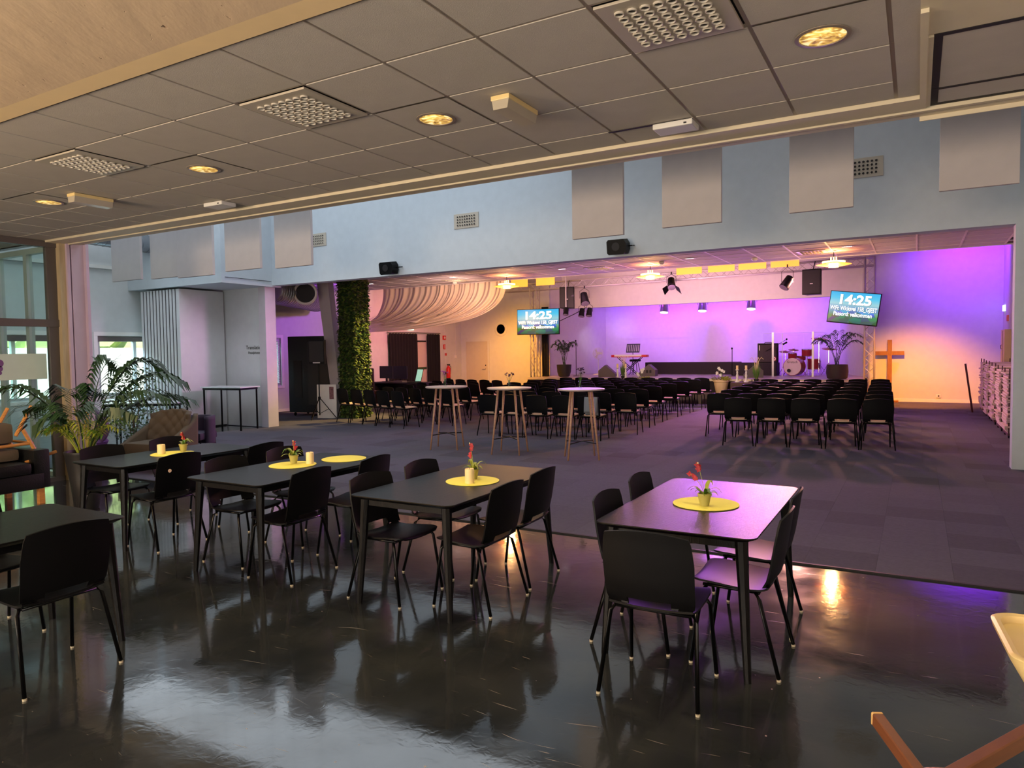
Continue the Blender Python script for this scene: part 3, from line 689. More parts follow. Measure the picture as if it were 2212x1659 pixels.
def orchid(x, y, seed, label, hgt=.2, lean=(-.03,0)):
    rd = random.Random(seed)
    t = thing('potted_orchid', label, 'flower pot', (x, y, .7455), rd.uniform(0,1)*.0, 'small potted orchids on the placemats')
    MB().lathe([(.026,0),(.027,.004),(.038,.062),(.041,.064),(.041,.074),(.036,.074),(.034,.066),(.0001,.064)], 18).build('pot', POTG, t, smooth=2)
    MB().lathe([(.033,.062),(.0001,.068)], 12).build('soil', SOIL, t)
    for k in range(11):
        a = rd.uniform(0, 2*pi); ln = rd.uniform(.09, .17); up = rd.uniform(.45, 1.3); m = MB(); n = 6; V = []
        for i in range(n+1):
            s_ = i/n; r_ = ln*s_*.8; z_ = .062+ln*(up*s_-1.15*up*s_**2.6*.7); w_ = .012*sin(pi*min(1, s_*.9+.12))+.0006
            c_, q_ = cos(a), sin(a); V.append((m.bm.verts.new((r_*c_-q_*w_, r_*q_+c_*w_, z_)), m.bm.verts.new((r_*c_, r_*q_, z_-.002)), m.bm.verts.new((r_*c_+q_*w_, r_*q_-c_*w_, z_))))
        for A, C in zip(V, V[1:]): m.bm.faces.new((A[0],A[1],C[1],C[0])); m.bm.faces.new((A[1],A[2],C[2],C[1]))
        m.build('leaf', LEAFY if k % 3 else GREEN, t, smooth=True, recalc=False)
    for k in range(2):
        h = hgt*(1 if k == 0 else .62); lx = lean[0]*(1+.8*k); ly = lean[1]+.02*k
        pts = [(0,0,.062),(lx*.2,ly*.2,.062+h*.4),(lx*.6,ly*.6,.062+h*.8),(lx,ly,.062+h)]
        T(pts, .0016, 5).build('stem', LEAFY, t)
        for q in range(4):
            p = Vector(pts[2]).lerp(Vector(pts[3]), q/3.0)+Vector((rd.uniform(-.012,.012), rd.uniform(-.012,.012), 0)); fl_ = MB()
            if q == 3 and k == 0: fl_.blob(p, .005, .005, .007, 1); fl_.build('bud', CREAMP, t, smooth=True); continue
            for a in range(5):
                an = a*2*pi/5+rd.random(); d = Vector((cos(an), rd.uniform(-.4,.4), sin(an)))*rd.uniform(.016,.024); fl_.leaf(p, p+d, .016, (0,1,0))
            fl_.build('blossom', RED, t, recalc=False)
orchid(-1.09, 4.20, 1, 'small red orchid in an olive pot alone on the violet table', .19, (-.05, 0))
orchid(-2.83, 4.36, 2, 'small pink orchid hidden behind the middle candle', .2, (-.02, -.01))
orchid(-4.64, 4.32, 5, 'small red orchid left of its candle on the two-mat table', .13, (.0, 0))
orchid(-6.24, 4.40, 9, 'small red orchid in an olive pot next to the palm-side candle', .12, (-.02, 0))
# --- hall chairs
GL, GM, GR = ('black stacking chairs of the left block', 'black stacking chairs of the middle block', 'black stacking chairs of the right block')
def blocklab(i, r, n, blk): 
    side = ORDL[i]
    return 'black chair, beige pad, %s from the left, %s row from the viewer, %s block' % (side, ORD[r], blk)
rk = random.Random(11)
# right block
for r, y in enumerate((12.98, 14.2, 15.45, 16.7, 17.95, 19.2, 20.75)):
    n = 5 if r == 0 else 6
    x1 = -.55-.045*r
    for i in range(n):
        k = n-1-i; x = x1-.535*k; yy = y-.155*k*.53
        put('h', hall_chair, x+rk.uniform(-.015,.015), yy+rk.uniform(-.02,.02), .15+rk.uniform(-.03,.03), blocklab(i, r, n, 'right'), GR, ZCARP)
# middle block
for r, y in enumerate((12.3, 13.5, 14.8, 16.1, 17.35, 18.55, 19.7, 20.8)):
    x1 = -5.25 if r > 0 else -5.30
    x1 = (-5.28,-5.0,-5.22,-5.33,-5.36,-5.38,-5.38,-5.42)[r]
    n = (5, 6, 7, 8, 9, 9, 9, 9)[r]
    for i in range(n):
        k = n-1-i; x = x1-.53*k; yy = y-.03*k
        put('h', hall_chair, x+rk.uniform(-.015,.015), yy+rk.uniform(-.02,.02), .03+rk.uniform(-.04,.04), blocklab(i, r, n, 'middle'), GM, ZCARP)
# left block
ca, sa = cos(-.235), sin(-.235)
for r, (y, xr, n) in enumerate(((12.62, -9.98, 5), (13.55, -9.35, 5), (14.75, -9.62, 5), (15.95, -10.1, 5), (17.1, -10.4, 5), (18.25, -10.75, 5))):
    for i in range(n):
        off = -.535*(n-1-i); x = xr+off*ca; yy = y+off*sa
        put('h', hall_chair, x+rk.uniform(-.01,.01), yy+rk.uniform(-.02,.02), -.235+rk.uniform(-.03,.03), blocklab(i, r, n, 'left'), GL, ZCARP)
# grey cloth on a chair of the middle block
ck = MB().grid(lambda u, v: ((u-.5)*.26, -.03*abs(2*v-1)**.5*(1 if v > .5 else -1)*1.3 - .0, .02-.34*abs(2*v-1)**1.3*(1 if v < .5 else .85)), 6, 16, thick=.003)
o = ck.build('cloth', mat('grey_towel', (126, 128, 132), .95), smooth=True, loc=(-5.20, 12.02, .80)); tag(o, 'grey cloth hung over a chair back behind the nearest high table', 'cloth')
# --- round high tables
def bar_table(cx, cy, a0, label):
    t = thing('bar_table', label, 'table', (cx, cy, ZCARP), a0, 'round high tables on the carpet')
    MB().lathe([(.34,1.055),(.36,1.062),(.365,1.078),(.36,1.084),(.0001,1.084)], 40).build('tabletop', mat('pale_oak_top', (206, 186, 176), .3), t, smooth=2)
    for k in range(4):
        a = pi/4+k*pi/2
        T([(.20*cos(a), .20*sin(a), 1.055), (.335*cos(a), .335*sin(a), 0)], .02, 8, r2=.013).build('leg', OAKLEG, t, smooth=True)
    for k in range(2):
        a = pi/4+k*pi/2; r = .30
        T([(r*cos(a), r*sin(a), .25), (0,0,.27), (-r*cos(a), -r*sin(a), .25)], .009, 6).build('stretcher', BLACKM, t)
bar_table(-7.10, 10.12, .35, 'round high table with pale oak legs, leftmost of three, purple bouquet on top')
bar_table(-5.80, 10.05, .2, 'round high table with pale oak legs, middle one of three')
bar_table(-4.50, 10.02, .55, 'round high table with pale oak legs, rightmost of three, reflecting violet')
def bouquet(x, y, z, col, label, h=.2, seed=1, g='vases on the high tables', s=1):
    rd = random.Random(seed); t = thing('flower_vase', label, 'vase', (x, y, z), 0, g)
    MB().lathe([(.026*s,0),(.03*s,.01*s),(.033*s,.04*s),(.016*s,.085*s),(.022*s,.12*s),(.02*s,.12*s),(.014*s,.085*s),(.0001,.02*s)], 14).build('vase', GLASS, t, smooth=True)
    st_ = MB(); fl_ = MB()
    for k in range(9):
        p = Vector((rd.uniform(-.07,.07), rd.uniform(-.06,.06), .12+h*rd.uniform(.5,1)))*s; st_.tube([(0,0,.02*s), (p.x*.2,p.y*.2,.1*s), p], .0018, 4)
        for q in range(7):
            d = Vector((rd.uniform(-1,1), rd.uniform(-1,1), rd.uniform(-.4,1))).normalized()*.03*s; fl_.leaf(p, p+d, .022*s, (rd.random(), 1, rd.random()))
    st_.build('stems', GREEN, t); fl_.build('blossoms', col, t, recalc=False)
VIOF = mat('violet_petals', (190, 96, 176), .7, var=.3); DKF = mat('dark_petals', (92, 60, 92), .8, var=.3)
bouquet(-7.08, 10.06, 1.092, VIOF, 'clear vase of bright purple flowers on the leftmost high table', .14, 3)
bouquet(-5.80, 10.05, 1.092, DKF, 'small vase with dark purple flowers on the middle high table', .12, 4)
bouquet(-4.52, 10.02, 1.092, DKF, 'slim vase with spidery dark sprigs on the rightmost high table', .2, 5)
# --- ceiling fittings of the dining area
def downlight(x, y, z, label, r=.115, lit=True, g='round ceiling downlights of the dining area'):
    t = thing('downlight', label, 'downlight', (x, y, z), 0, g)
    MB().lathe([(r-.004,.0),(r+.018,-.003),(r+.018,-.007),(r-.002,-.009),(r-.006,.0)], 32).build('trim_ring', TBAR, t, smooth=2)
    MB().lathe([(r-.004,-.004),(r-.012,.03),(r*.72,.09),(r*.5,.12)], 32).build('reflector', E_DOWN, t, smooth=True)
    MB().lathe([(r*.5,.12),(.0001,.121)], 20).build('lamp_plate', mat('lamp_plate', (190, 170, 110), .4), t)
    MB().lathe([(.016,.12),(.016,.075),(.0001,.068)], 10).build('bulb', E_BULB, t, smooth=True)
cut = [n for n in ('',)]
for (x, y), lb in zip(DOWN, ('large round lit downlight nearest the right, above the violet table', 'round lit downlight above the middle candle table', 'round lit downlight left of the perforated diffuser pair', 'furthest round lit downlight, near the glazed screen')):
    downlight(x, y, ZC+.004, lb)
    light('downlight_beam', 'SPOT', (x, y, ZC-.02), 100, (1, .76, .38), (x, y, 0), .07, spot=112, blend=.7)
def diffuser(x, y, z, label, w_=.56, n=7, par=None, vert=False, nx=None, ny=None, wx=None, wy=None, g=None):
    t = thing('air_diffuser', label, 'vent', (x, y, z), 0, g)
    wx = wx or w_; wy = wy or w_; nx = nx or n; ny = ny or n
    B(-wx/2, wx/2, -wy/2, wy/2, -.006, .008, bev=.003).build('plate', mat('diffuser_plate', (186, 176, 160), .45), t)
    noz = MB(); holes = MB(); px = wx*.78/nx; py = wy*.78/ny; r = min(px, py)*.40
    for i in range(nx):
        for j in range(ny):
            cx, cy_ = (i-(nx-1)/2)*px, (j-(ny-1)/2)*py
            tx = (1 if i < nx/2 else -1) if (j % 2) else 0; dy = 0 if (j % 2) else (1 if j < ny/2 else -1)
            noz.lathe([(r,-.004),(r*1.02,-.014),(r*.86,-.016),(r*.8,-.007)], 10, (cx, cy_, 0))
            holes.lathe([(r*.82,-.0075),(.0001,-.0078)], 10, (cx+.004*tx, cy_+.004*dy, 0))
    a = noz.build('nozzles', mat('nozzle_plastic', (206, 198, 184), .3), t, smooth=2); a['kind'] = 'stuff'
    b = holes.build('openings', DARK, t); b['kind'] = 'stuff'
    return t
for x, y, lb in ((-1.03, 3.37, 'square ceiling diffuser full of round nozzles, at the top picture edge'), (-3.43, 3.37, 'square ceiling diffuser full of round nozzles, middle of the three'), (-5.83, 3.37, 'square ceiling diffuser full of round nozzles, furthest left')):
    diffuser(x, y, ZC-.002, lb, g='square ceiling diffusers of the dining area')
def emlight(x, y, label):
    t = thing('emergency_light', label, 'emergency light', (x, y, ZC), 0, 'white box emergency lights')
    B(-.065, .065, -.19, .19, -.03, .0, bev=.004).build('base', CREAMPL, t)
    m = MB().prism([(-.06,-.03),(.06,-.03),(.05,-.085),(-.05,-.085)], 'y', -.185, .185); m.build('lens', mat('opal_lens', (190, 180, 160), .3), t)
emlight(-2.23, 3.99, 'boxy emergency light right of the round lit downlight')
emlight(-7.03, 4.05, 'boxy emergency light beside the furthest downlight at left')
def wifi(x, y, label, wd=.2):
    t = thing('ceiling_sensor_box', label, 'sensor', (x, y, ZC), 0, 'flat white boxes at the ceiling edge')
    B(-wd, wd*.4, -.09, .09, -.04, .0, bev=.01).build('housing', WHITE, t)
    B(wd*.1, wd*.2, -.093, -.089, -.03, -.02).build('indicator', DARK, t)
wifi(-6.2, 4.93, 'flat white box near the ceiling edge at left')
wifi(-1.42, 4.95, 'flat white box near the ceiling edge at right, with a dark slot behind')
B(-1.95, -1.35, 4.86, 4.885, ZC-.003, ZC+.001).build('slot', DARK, cn)
# --- header wall fittings
def wallvent(x, z, label, wx=.56, wy=.28, nx=8, ny=4):
    t = diffuser(x, YH-.008, z, label, wx=wx, wy=wy, nx=nx, ny=ny, g='perforated wall vents on the header'); t.rotation_euler = (-pi/2, 0, 0)
wallvent(-7.53, 4.2, 'perforated rectangular vent in the middle of the header wall')
wallvent(-.72, 4.25, 'perforated vent right of a hanging panel on the right header')
wallvent(-11.45, 4.18, 'perforated vent half hidden by a hanging panel at left')
def wallspeaker(x, z, label):
    t = thing('wall_speaker', label, 'speaker', (x, YH, z), 0, 'small black speakers on the header wall')
    m = MB(); m.prism([(-.17,-.1),(-.14,-.13),(.13,-.13),(.17,-.05),(.17,.05),(.13,.12),(-.14,.12),(-.17,.09)], 'y', -.26, -.06); m.build('cabinet', BLACKP, t)
    T([(.17,-.12,0),(.22,-.12,0),(.22,-.0,0)], .012, 6).build('bracket', BLACKM, t)
    g_ = MB().lathe([(.07,0),(.07,.006),(.05,.008),(.0001,.003)], 18); o = g_.build('driver', DARK, t, smooth=2); o.rotation_euler = (pi/2,0,0); o.location = (-.01,-.26,0)
    t.rotation_euler = (radians(8),0,0)
    t.location.y = YH-.005
wallspeaker(-9.32, 3.43, 'small black speaker low on the header wall, left one')
wallspeaker(-4.38, 3.44, 'small black speaker low on the header wall, right one')
BL = [(-13.25,-12.36,3.1,'leftmost'),(-12.24,-11.4,3.1,'second from the left'),(-11.3,-10.36,3.05,'third from the left'),(-10.04,-9.2,3.08,'fourth from the left'),(-8.86,-8.07,3.05,'fifth from the left, covering a vent edge'),
      (-3.68,-3.02,3.04,'over the right small speaker'),(-2.55,-1.88,3.07,'between its two neighbours at right'),(-1.18,-.57,3.09,'left of the right wall vent'),(.17,.8,3.15,'furthest right')]
for i, (x0, x1, z0, lb) in enumerate(BL):
    t = thing('acoustic_panel', 'grey fabric acoustic panel hanging before the header, %s' % lb, 'acoustic panel', ((x0+x1)/2, 8.0+(.12 if i == 1 else 0), z0), 0, 'hanging acoustic panels')
    w_ = (x1-x0)/2
    B(-w_, w_, -.025, .025, 0, 1.2, bev=.006).build('panel', BAFFLE, t)
    for s in (-.8, .8): T([(w_*s,0,1.2),(w_*s,0,3.1-.1+ (3.1-z0))], .003, 4).build('wire', BLACKM, t)
# rear ceiling fittings
for x, y, lb in ((-13.4,15.5,'furthest left'),(-10.6,15.5,'second from left'),(-7.42,15.5,'third from left'),(-4.3,15.4,'fourth from left'),(-1.2,15.45,'nearest the right')):
    t = thing('downlight', 'small white-lit downlight in the rear ceiling, %s' % lb, 'downlight', (x, y, 3.645), 0, 'small downlights of the rear ceiling')
    MB().lathe([(.10,0),(.12,-.004),(.11,-.008),(.09,-.004)], 20).build('trim_ring', TBAR2, t)
    m = MB()
    for k in range(6): m.box(-.09+.03*k, -.075+.03*k, -.03, .03, -.006, -.003)
    m.build('lamp', E_WHT, t)
for x, y, lb in ((-11.0,16.2,'rear ceiling diffuser with round nozzles near the green pillar'),(-6.65,15.9,'rear ceiling diffuser with round nozzles near the middle'),(-1.9,15.9,'rear ceiling diffuser with round nozzles at right')):
    diffuser(x, y, 3.642, lb, w_=.56, n=6, g='diffusers of the rear ceiling')
for x, y, lb in ((-5.0,15.6,'round white smoke detector on the rear ceiling'),(-3.1,16.2,'small dark sensor on the rear ceiling'),(-11.3,16.6,'white sensor disc left of the pendant lamps')):
    t = thing('smoke_detector', lb, 'smoke detector', (x, y, 3.645), 0, 'detectors on the rear ceiling')
    MB().lathe([(.06,0),(.07,-.02),(.05,-.045),(.0001,-.05)], 18).build('housing', WHITE, t, smooth=2)
    MB().lathe([(.045,-.046),(.035,-.06),(.0001,-.062)], 14).build('sensor_cap', WHITE, t, smooth=2)
def pendant(x, lb):
    t = thing('pendant_lamp', lb, 'pendant lamp', (x, 16.0, 3.38), 0, 'copper pendant lamps before the stage')
    MB().lathe([(.10,.04),(.30,.0),(.34,-.012),(.30,-.02),(.12,-.05),(.08,-.05),(.09,.03)], 30).build('shade', emi('lit_copper_shade', (255, 142, 60), 1.0), t, smooth=2)
    MB().lathe([(.09,.045),(.22,.032),(.22,.055),(.09,.07)], 24).build('upper_reflector', E_PEND, t, smooth=2)
    MB().lathe([(.085,-.045),(.10,-.065),(.0001,-.07)], 20).build('glow_bowl', E_PEND, t, smooth=2)
    for k in range(3): T([(-.05+.05*k,0,.06),(-.05+.05*k,0,.14)], .011, 8).build('bulb', E_PEND, t)
    T([(0,0,.15),(0,0,.27)], .008, 6).build('cord', BLACKM, t)
    MB().lathe([(.05,.262),(.06,.25),(.0001,.245)], 14).build('canopy', TBAR2, t)
    light('pendant_light', 'POINT', (x, 16.0, 3.22), 70, (1, .55, .2), size=.09)
    light('pendant_uplight', 'POINT', (x, 16.0, 3.55), 7, (1, .5, .2), size=.05)
pendant(-9.26, 'glowing copper pendant lamp at the right end of the draped cloth')
pendant(-5.40, 'glowing copper pendant lamp, middle of the three')
pendant(-1.50, 'glowing copper pendant lamp above the right screen')

# ================================================================== LEFT SIDE
def armchair_black():
    t = thing('leather_armchair', 'black leather armchair at the left edge, standing by the glazed screen', 'armchair', (-9.15, 3.75, 0))
    B(-.42, .42, -.62, .62, .18, .36, bev=.02).build('base', LEATHER, t, smooth=2)
    B(-.34, .46, -.48, .48, .36, .50, bev=.05).build('seat_cushion', LEATHER, t, smooth=2)
    for s in (-1, 1): B(-.44, .40, s*.61-.09, s*.61+.09, .18, .63, bev=.03).build('armrest', LEATHER, t, smooth=2)
    B(-.52, -.34, -.66, .66, .2, .78, bev=.05).build('backrest', LEATHER, t, smooth=2)
    for sx in (-.38, .36):
        for sy in (-.6, .6): MB().prism([(sx-.03,sy-.03),(sx+.03,sy-.03),(sx+.03,sy+.03),(sx-.03,sy+.03)], 'z', 0, .18).build('leg', BEECH, t)
armchair_black()
t = thing('wooden_chair', 'light wood framed chair with brown cushions piled onto the black armchair', 'chair', (-8.95, 4.1, .505))
def bar3(pts, r, nm, m=BEECH, p=None): return T(pts, r, 8).build(nm, m, p, smooth=2)
bar3([(.0,.27,.62),(.02,.08,.29)], .021, 'post', p=t); bar3([(-.5,.25,.58),(-.48,.08,.29)], .021, 'post', p=t)
bar3([(.02,.15,.37),(.04,.30,.04)], .023, 'leg', p=t); bar3([(-.48,.15,.37),(-.46,.30,.04)], .023, 'leg', p=t)
bar3([(.03,-.55,.17),(.03,.24,.19)], .018, 'rail', p=t); bar3([(-.47,-.55,.17),(-.47,.24,.19)], .018, 'rail', p=t)
bar3([(.08,.14,-.02),(.12,.46,.07)], .019, 'armrest', p=t); bar3([(-.45,.14,-.02),(-.41,.46,.07)], .019, 'armrest', p=t)
bar3([(.03,.25,.19),(-.47,.25,.19)], .016, 'crossbar', p=t)
B(-.42, -.0, -.5, .08, .2, .44, bev=.06).build('back_cushion', BROWNF, t, smooth=2)
B(-.40, .02, -.5, .12, .0, .14, bev=.05).build('seat_cushion', BROWNF, t, smooth=2)

def frond(t, base, az, ln, rise, m, nleaf=16, lw=.028, ll=.3, droop=1.2, seed=0, r=.008, name='frond', stem=.35, mstem=None):
    rd = random.Random(seed); c, s_ = cos(az), sin(az); P = []
    n = 14
    for i in range(n+1):
        q = i/n; hr = ln*(q*.55+q*q*.45)*.9; z = rise*(1.35*q-.35*q**2-droop*.28*q**4); P.append(Vector(base)+Vector((hr*c, hr*s_, z)))
    mb = MB().tube(P, r, 5, r2=.002)
    for k in range(nleaf):
        q = stem+(1-stem)*k/(nleaf-1); i = min(int(q*n), n-1); p = P[i].lerp(P[i+1], q*n-i); d = (P[i+1]-P[i]).normalized()
        L = ll*(sin(pi*(.18+.72*(k/(nleaf-1))))**.7)
        side = Vector((-s_, c, 0))
        for sg in (-1, 1):
            a = (d*.75+side*sg*.8+Vector((0,0,.12))).normalized(); m1 = p+a*L*.5; e = p+a*L*.95+Vector((0,0,-L*.38*rd.uniform(.6,1.5)))
            w_ = lw*rd.uniform(.8,1.2); nn = a.cross(Vector((0,0,1))).normalized()*w_/2
            v = [mb.bm.verts.new(x) for x in (p, m1+nn, e, m1-nn)]; mb.bm.faces.new(v)
    return mb.build(name, m, t, recalc=False)
def palm(name, label, loc, potm, pot, nf, ln, rise, seed, m=DKGREEN, ll=.3, lw=.028, group=None, extra=0, basez=None, nleaf=16):
    rd = random.Random(seed); t = thing(name, label, 'potted plant', loc, 0, group)
    h = pot[-3][1] if basez is None else basez
    MB().lathe(pot, 28).build('pot', potm, t, smooth=2)
    rr_ = pot[-1][0] if pot[-1][0] > .01 else .1
    MB().lathe([(rr_*.98,h-.05),(.0001,h-.03)], 18).build('soil', SOIL, t)
    for k in range(nf):
        az = 2*pi*k/nf+rd.uniform(-.3,.3); q = rd.uniform(.75,1.1)
        frond(t, (rd.uniform(-.05,.05), rd.uniform(-.05,.05), h-.04), az, ln*q, rise*rd.uniform(.75,1.1), m, nleaf=nleaf, ll=ll, lw=lw, seed=seed*50+k)
    return t, h
PTALL = [(.11,0),(.12,.01),(.16,.35),(.20,.62),(.205,.63),(.205,.65),(.185,.65),(.18,.6)]
t = thing('kentia_palm', 'tall kentia palm in a tapered dark pot beside the glazed screen', 'potted plant', (-7.98, 4.42, 0))
MB().lathe(PTALL, 28).build('pot', GREYP, t, smooth=2)
MB().lathe([(.18,.58),(.0001,.6)], 18).build('soil', SOIL, t)
for k, (az, ln, rise) in enumerate(((3.9,.95,1.05),(3.5,.8,.75),(.9,1.05,1.2),(1.25,.85,1.42),(.5,1.0,.95),(1.9,.6,1.45),(2.9,.6,1.0),(5.6,.75,.8),(.2,.8,.7),(4.7,.5,.6),(2.3,.85,.95),(1.1,1.15,.85))):
    frond(t, (.03*cos(az), .03*sin(az), .6), az, ln, rise, DKGREEN, nleaf=18, ll=.42, lw=.044, seed=k, stem=.4)
for k in range(16):
    az = k*2.399; frond(t, (.05*cos(az), .05*sin(az), .58), az, .35+.02*(k%5), .42+.03*(k%6), LEAFY if k%3 else GREEN, nleaf=9, ll=.2, lw=.026, seed=90+k, stem=.35)
for k in range(9):
    az = k*2.1; T([(.06*cos(az),.06*sin(az),.58),(.05*cos(az+.4),.05*sin(az+.4),.9),(.09*cos(az),.09*sin(az),1.15)], .012, 6, r2=.006).build('stem', mat('straw_stem', (190, 168, 96), .6), t)
# variegated fig
t = thing('weeping_fig', 'leafy variegated fig behind the palm, before the white window tables', 'potted plant', (-11.35, 7.1, .008))
MB().lathe([(.12,0),(.15,.26),(.155,.28),(.14,.28),(.0001,.25)], 20).build('pot', GREYP, t, smooth=2)
tr_ = MB()
for a, h in ((0,1.15),(2,1.0),(4,.85),(5.2,1.25)): tr_.tube([(.03*cos(a),.03*sin(a),.25),(.08*cos(a+.5),.08*sin(a+.5),.7),(.22*cos(a),.22*sin(a),h)], .012, 6, r2=.005)
tr_.build('trunk', mat('bark', (104, 88, 66), .8), t)
fo = MB(); rd = random.Random(4)
for k in range(1500):
    u = rd.random()**.5; a = rd.uniform(0, 2*pi); z = rd.uniform(.3, 1.5); rad = .52*u*(1-abs(z-.95)*.75)
    p = Vector((rad*cos(a), rad*sin(a), z)); d = Vector((rd.uniform(-1,1), rd.uniform(-1,1), rd.uniform(-1.4,.2))).normalized()*rd.uniform(.05,.085); fo.leaf(p, p+d, .034, (rd.random(),1,rd.random()))
o = fo.build('foliage', mat('variegated_leaf', (96, 124, 84), .5, var=.5, vscale=14), t, recalc=False); o['kind'] = 'stuff'
# tufted armchair: backrest towards the window, open side to the dining tables
t = thing('tufted_armchair', 'brown button-tufted armchair with sloping arms behind the palm-side table', 'armchair', (-9.75, 6.45, .008), radians(190))
B(-.33, .33, -.34, .30, .22, .42, bev=.04).build('seat_cushion', BROWNF, t, smooth=2)
def bk(u, v):
    x = (u-.5)*.78; z = .3+.56*v*(1-.10*(2*u-1)**2); y = -.33-.12*v+.18*abs(2*u-1)**3
    d = .014*(cos(u*8*pi)*cos(v*6*pi)); return (x, y+d, z)
MB().grid(bk, 40, 28, thick=.07).build('backrest', BROWNF, t, smooth=True)
for s in (-1, 1):
    def arm(u, v):
        y = -.42+.80*u; top = lerp(.80, .40, min(1, (u*1.15)**.75)); return (s*(.36+.05*sin(pi*u)+.02*v), y, lerp(.2, top, v))
    MB().grid(arm, 20, 8, thick=.07).build('armrest', BROWNF, t, smooth=True)
bt = MB(); 
for i in range(4):
    for j in range(3): bt.blob(((i-1.5)*.15, -.31-.1*(.2+.25*j)-.01, .48+.13*j), .012, .008, .012, 1)
bt.build('buttons', BROWNF, t)
for sx in (-.28,.28):
    for sy in (-.3,.26): T([(sx,sy,.24),(sx*1.15,sy*1.15,0)], .02, 8, r2=.013).build('leg', BEECH, t)
t = thing('tub_chair', 'dark purple tub chair half hidden behind the tufted armchair', 'chair', (-10.35, 7.55, .008), radians(200))
def tub(u, v):
    a = pi*(u*1.3-.15)+pi; return (.30*cos(a), .28*sin(a), .2+.48*v)
MB().grid(tub, 24, 8, thick=.06).build('shell', mat('dark_purple_cloth', (58, 44, 66), .7), t, smooth=True)
B(-.24, .24, -.22, .26, .3, .42, bev=.03).build('seat_cushion', mat('dark_purple_cloth', (58, 44, 66), .7), t, smooth=2)
for sx in (-.2,.2):
    for sy in (-.2,.2): T([(sx,sy,.3),(sx*1.1,sy*1.1,0)], .014, 6).build('leg', BLACKM, t)
t = thing('egg_chair', 'violet rounded shell chair seen behind the glass and palm', 'chair', (-11.35, 6.35, .008), radians(215))
def egg(u, v):
    a = pi*(u-.5)*1.05; h = v; w_ = .36*sin(pi*(.18+.72*h)); return (w_*sin(a), -.30*cos(a)*(.9-.2*h)+.1, .28+.62*h)
MB().grid(egg, 20, 14, thick=.04).build('shell', PURPLE, t, smooth=True)
MB().lathe([(.0001,.22),(.24,.26),(.28,.34),(.25,.38),(.0001,.40)], 24).build('seat_cushion', PURPLE, t, smooth=2)
for k in range(4): T([(0,0,.26),(.26*cos(k*pi/2+.8),.26*sin(k*pi/2+.8),.0)], .012, 6).build('leg', BLACKM, t)
# tables by the window
def leg_table(cx, cy, w_, d_, h, rz, label, top=WHITEP, g='white topped tables on thin black legs', z=0):
    t = thing('folding_table', label, 'table', (cx, cy, z), rz, g)
    B(-w_/2, w_/2, -d_/2, d_/2, h-.025, h, bev=.004).build('tabletop', top, t)
    f = MB().box(-w_/2+.04, w_/2-.04, -d_/2+.03, -d_/2+.055, h-.07, h-.026).box(-w_/2+.04, w_/2-.04, d_/2-.055, d_/2-.03, h-.07, h-.026).box(-w_/2+.04, -w_/2+.07, -d_/2+.03, d_/2-.03, h-.07, h-.026).box(w_/2-.07, w_/2-.04, -d_/2+.03, d_/2-.03, h-.07, h-.026)
    f.build('frame', BLACKM, t)
    for sx in (-1, 1):
        for sy in (-1, 1): T([(sx*(w_/2-.06), sy*(d_/2-.05), h-.04), (sx*(w_/2-.06), sy*(d_/2-.05), 0)], .02, 8).build('leg', BLACKM, t)
leg_table(-13.75, 8.9, 1.5, .7, .75, radians(33), 'white topped folding table before the folded partition, nearer of two')
leg_table(-14.6, 9.35, 1.5, .6, .76, radians(33), 'white topped folding table under the window, further of two')
leg_table(-13.5, 10.75, 1.15, .62, .98, radians(8), 'tall narrow table with black legs against the Translation wall')
# folded partition
t = thing('folding_partition', 'stack of folded white partition leaves with a pink lit side', 'partition', (-15.85, 10.2, 0))
for k in range(11):
    x0 = .118*k
    B(x0, x0+.078, .0, 1.15, .03, 3.2, bev=.016).build('partition_leaf', PARTW, t, smooth=2)
    B(x0+.078, x0+.118, .016, 1.12, .03, 3.19).build('gasket', DARK, t)
B(1.30, 1.42, .0, 1.18, .03, 3.2, bev=.008).build('end_panel', PARTW, t, smooth=2)
B(.0, 1.43, .05, 1.15, .0, .03).build('bottom_seal', DARK, t)
# ducts
def duct(pts, r, label, name='spiral_duct', rings=.16):
    t = thing(name, label, 'duct', pts[0]); P = [Vector(p)-Vector(pts[0]) for p in pts]
    T(P, r, 22).build('pipe', STEEL, t, smooth=2); m = MB()
    for a, b in zip(P, P[1:]):
        n = int((b-a).length/rings)
        for k in range(n):
            c = a.lerp(b, (k+.5)/n); d = (b-a).normalized(); m.tube([c-d*.012, c+d*.012], r*1.03, 22)
    m.build('seams', STEEL, t, smooth=2); return t
duct([(-15.3, 5.75, 4.35), (-15.3, 10.1, 4.25)], .2, 'spiral duct high behind the leftmost hanging panel')
duct([(-13.7, 12.1, 3.28), (-15.6, 15.6, 3.28)], .33, 'big spiral air duct above the tall black case')
vt = COL.objects['spiral_duct.001']
vr = MB().lathe([(.22,-.35),(.24,0),(.30,.0),(.31,.02),(.29,.05),(.25,.05),(.24,.0)], 30).build('outlet_ring', WHITE, vt, smooth=2)
vo = MB().lathe([(.245,.01),(.0001,.012)], 24).build('outlet_opening', DARK, vt)
for o in (vr, vo): o.rotation_euler = (pi/2, 0, radians(40)); o.location = (-.05, 1.25, -.02)
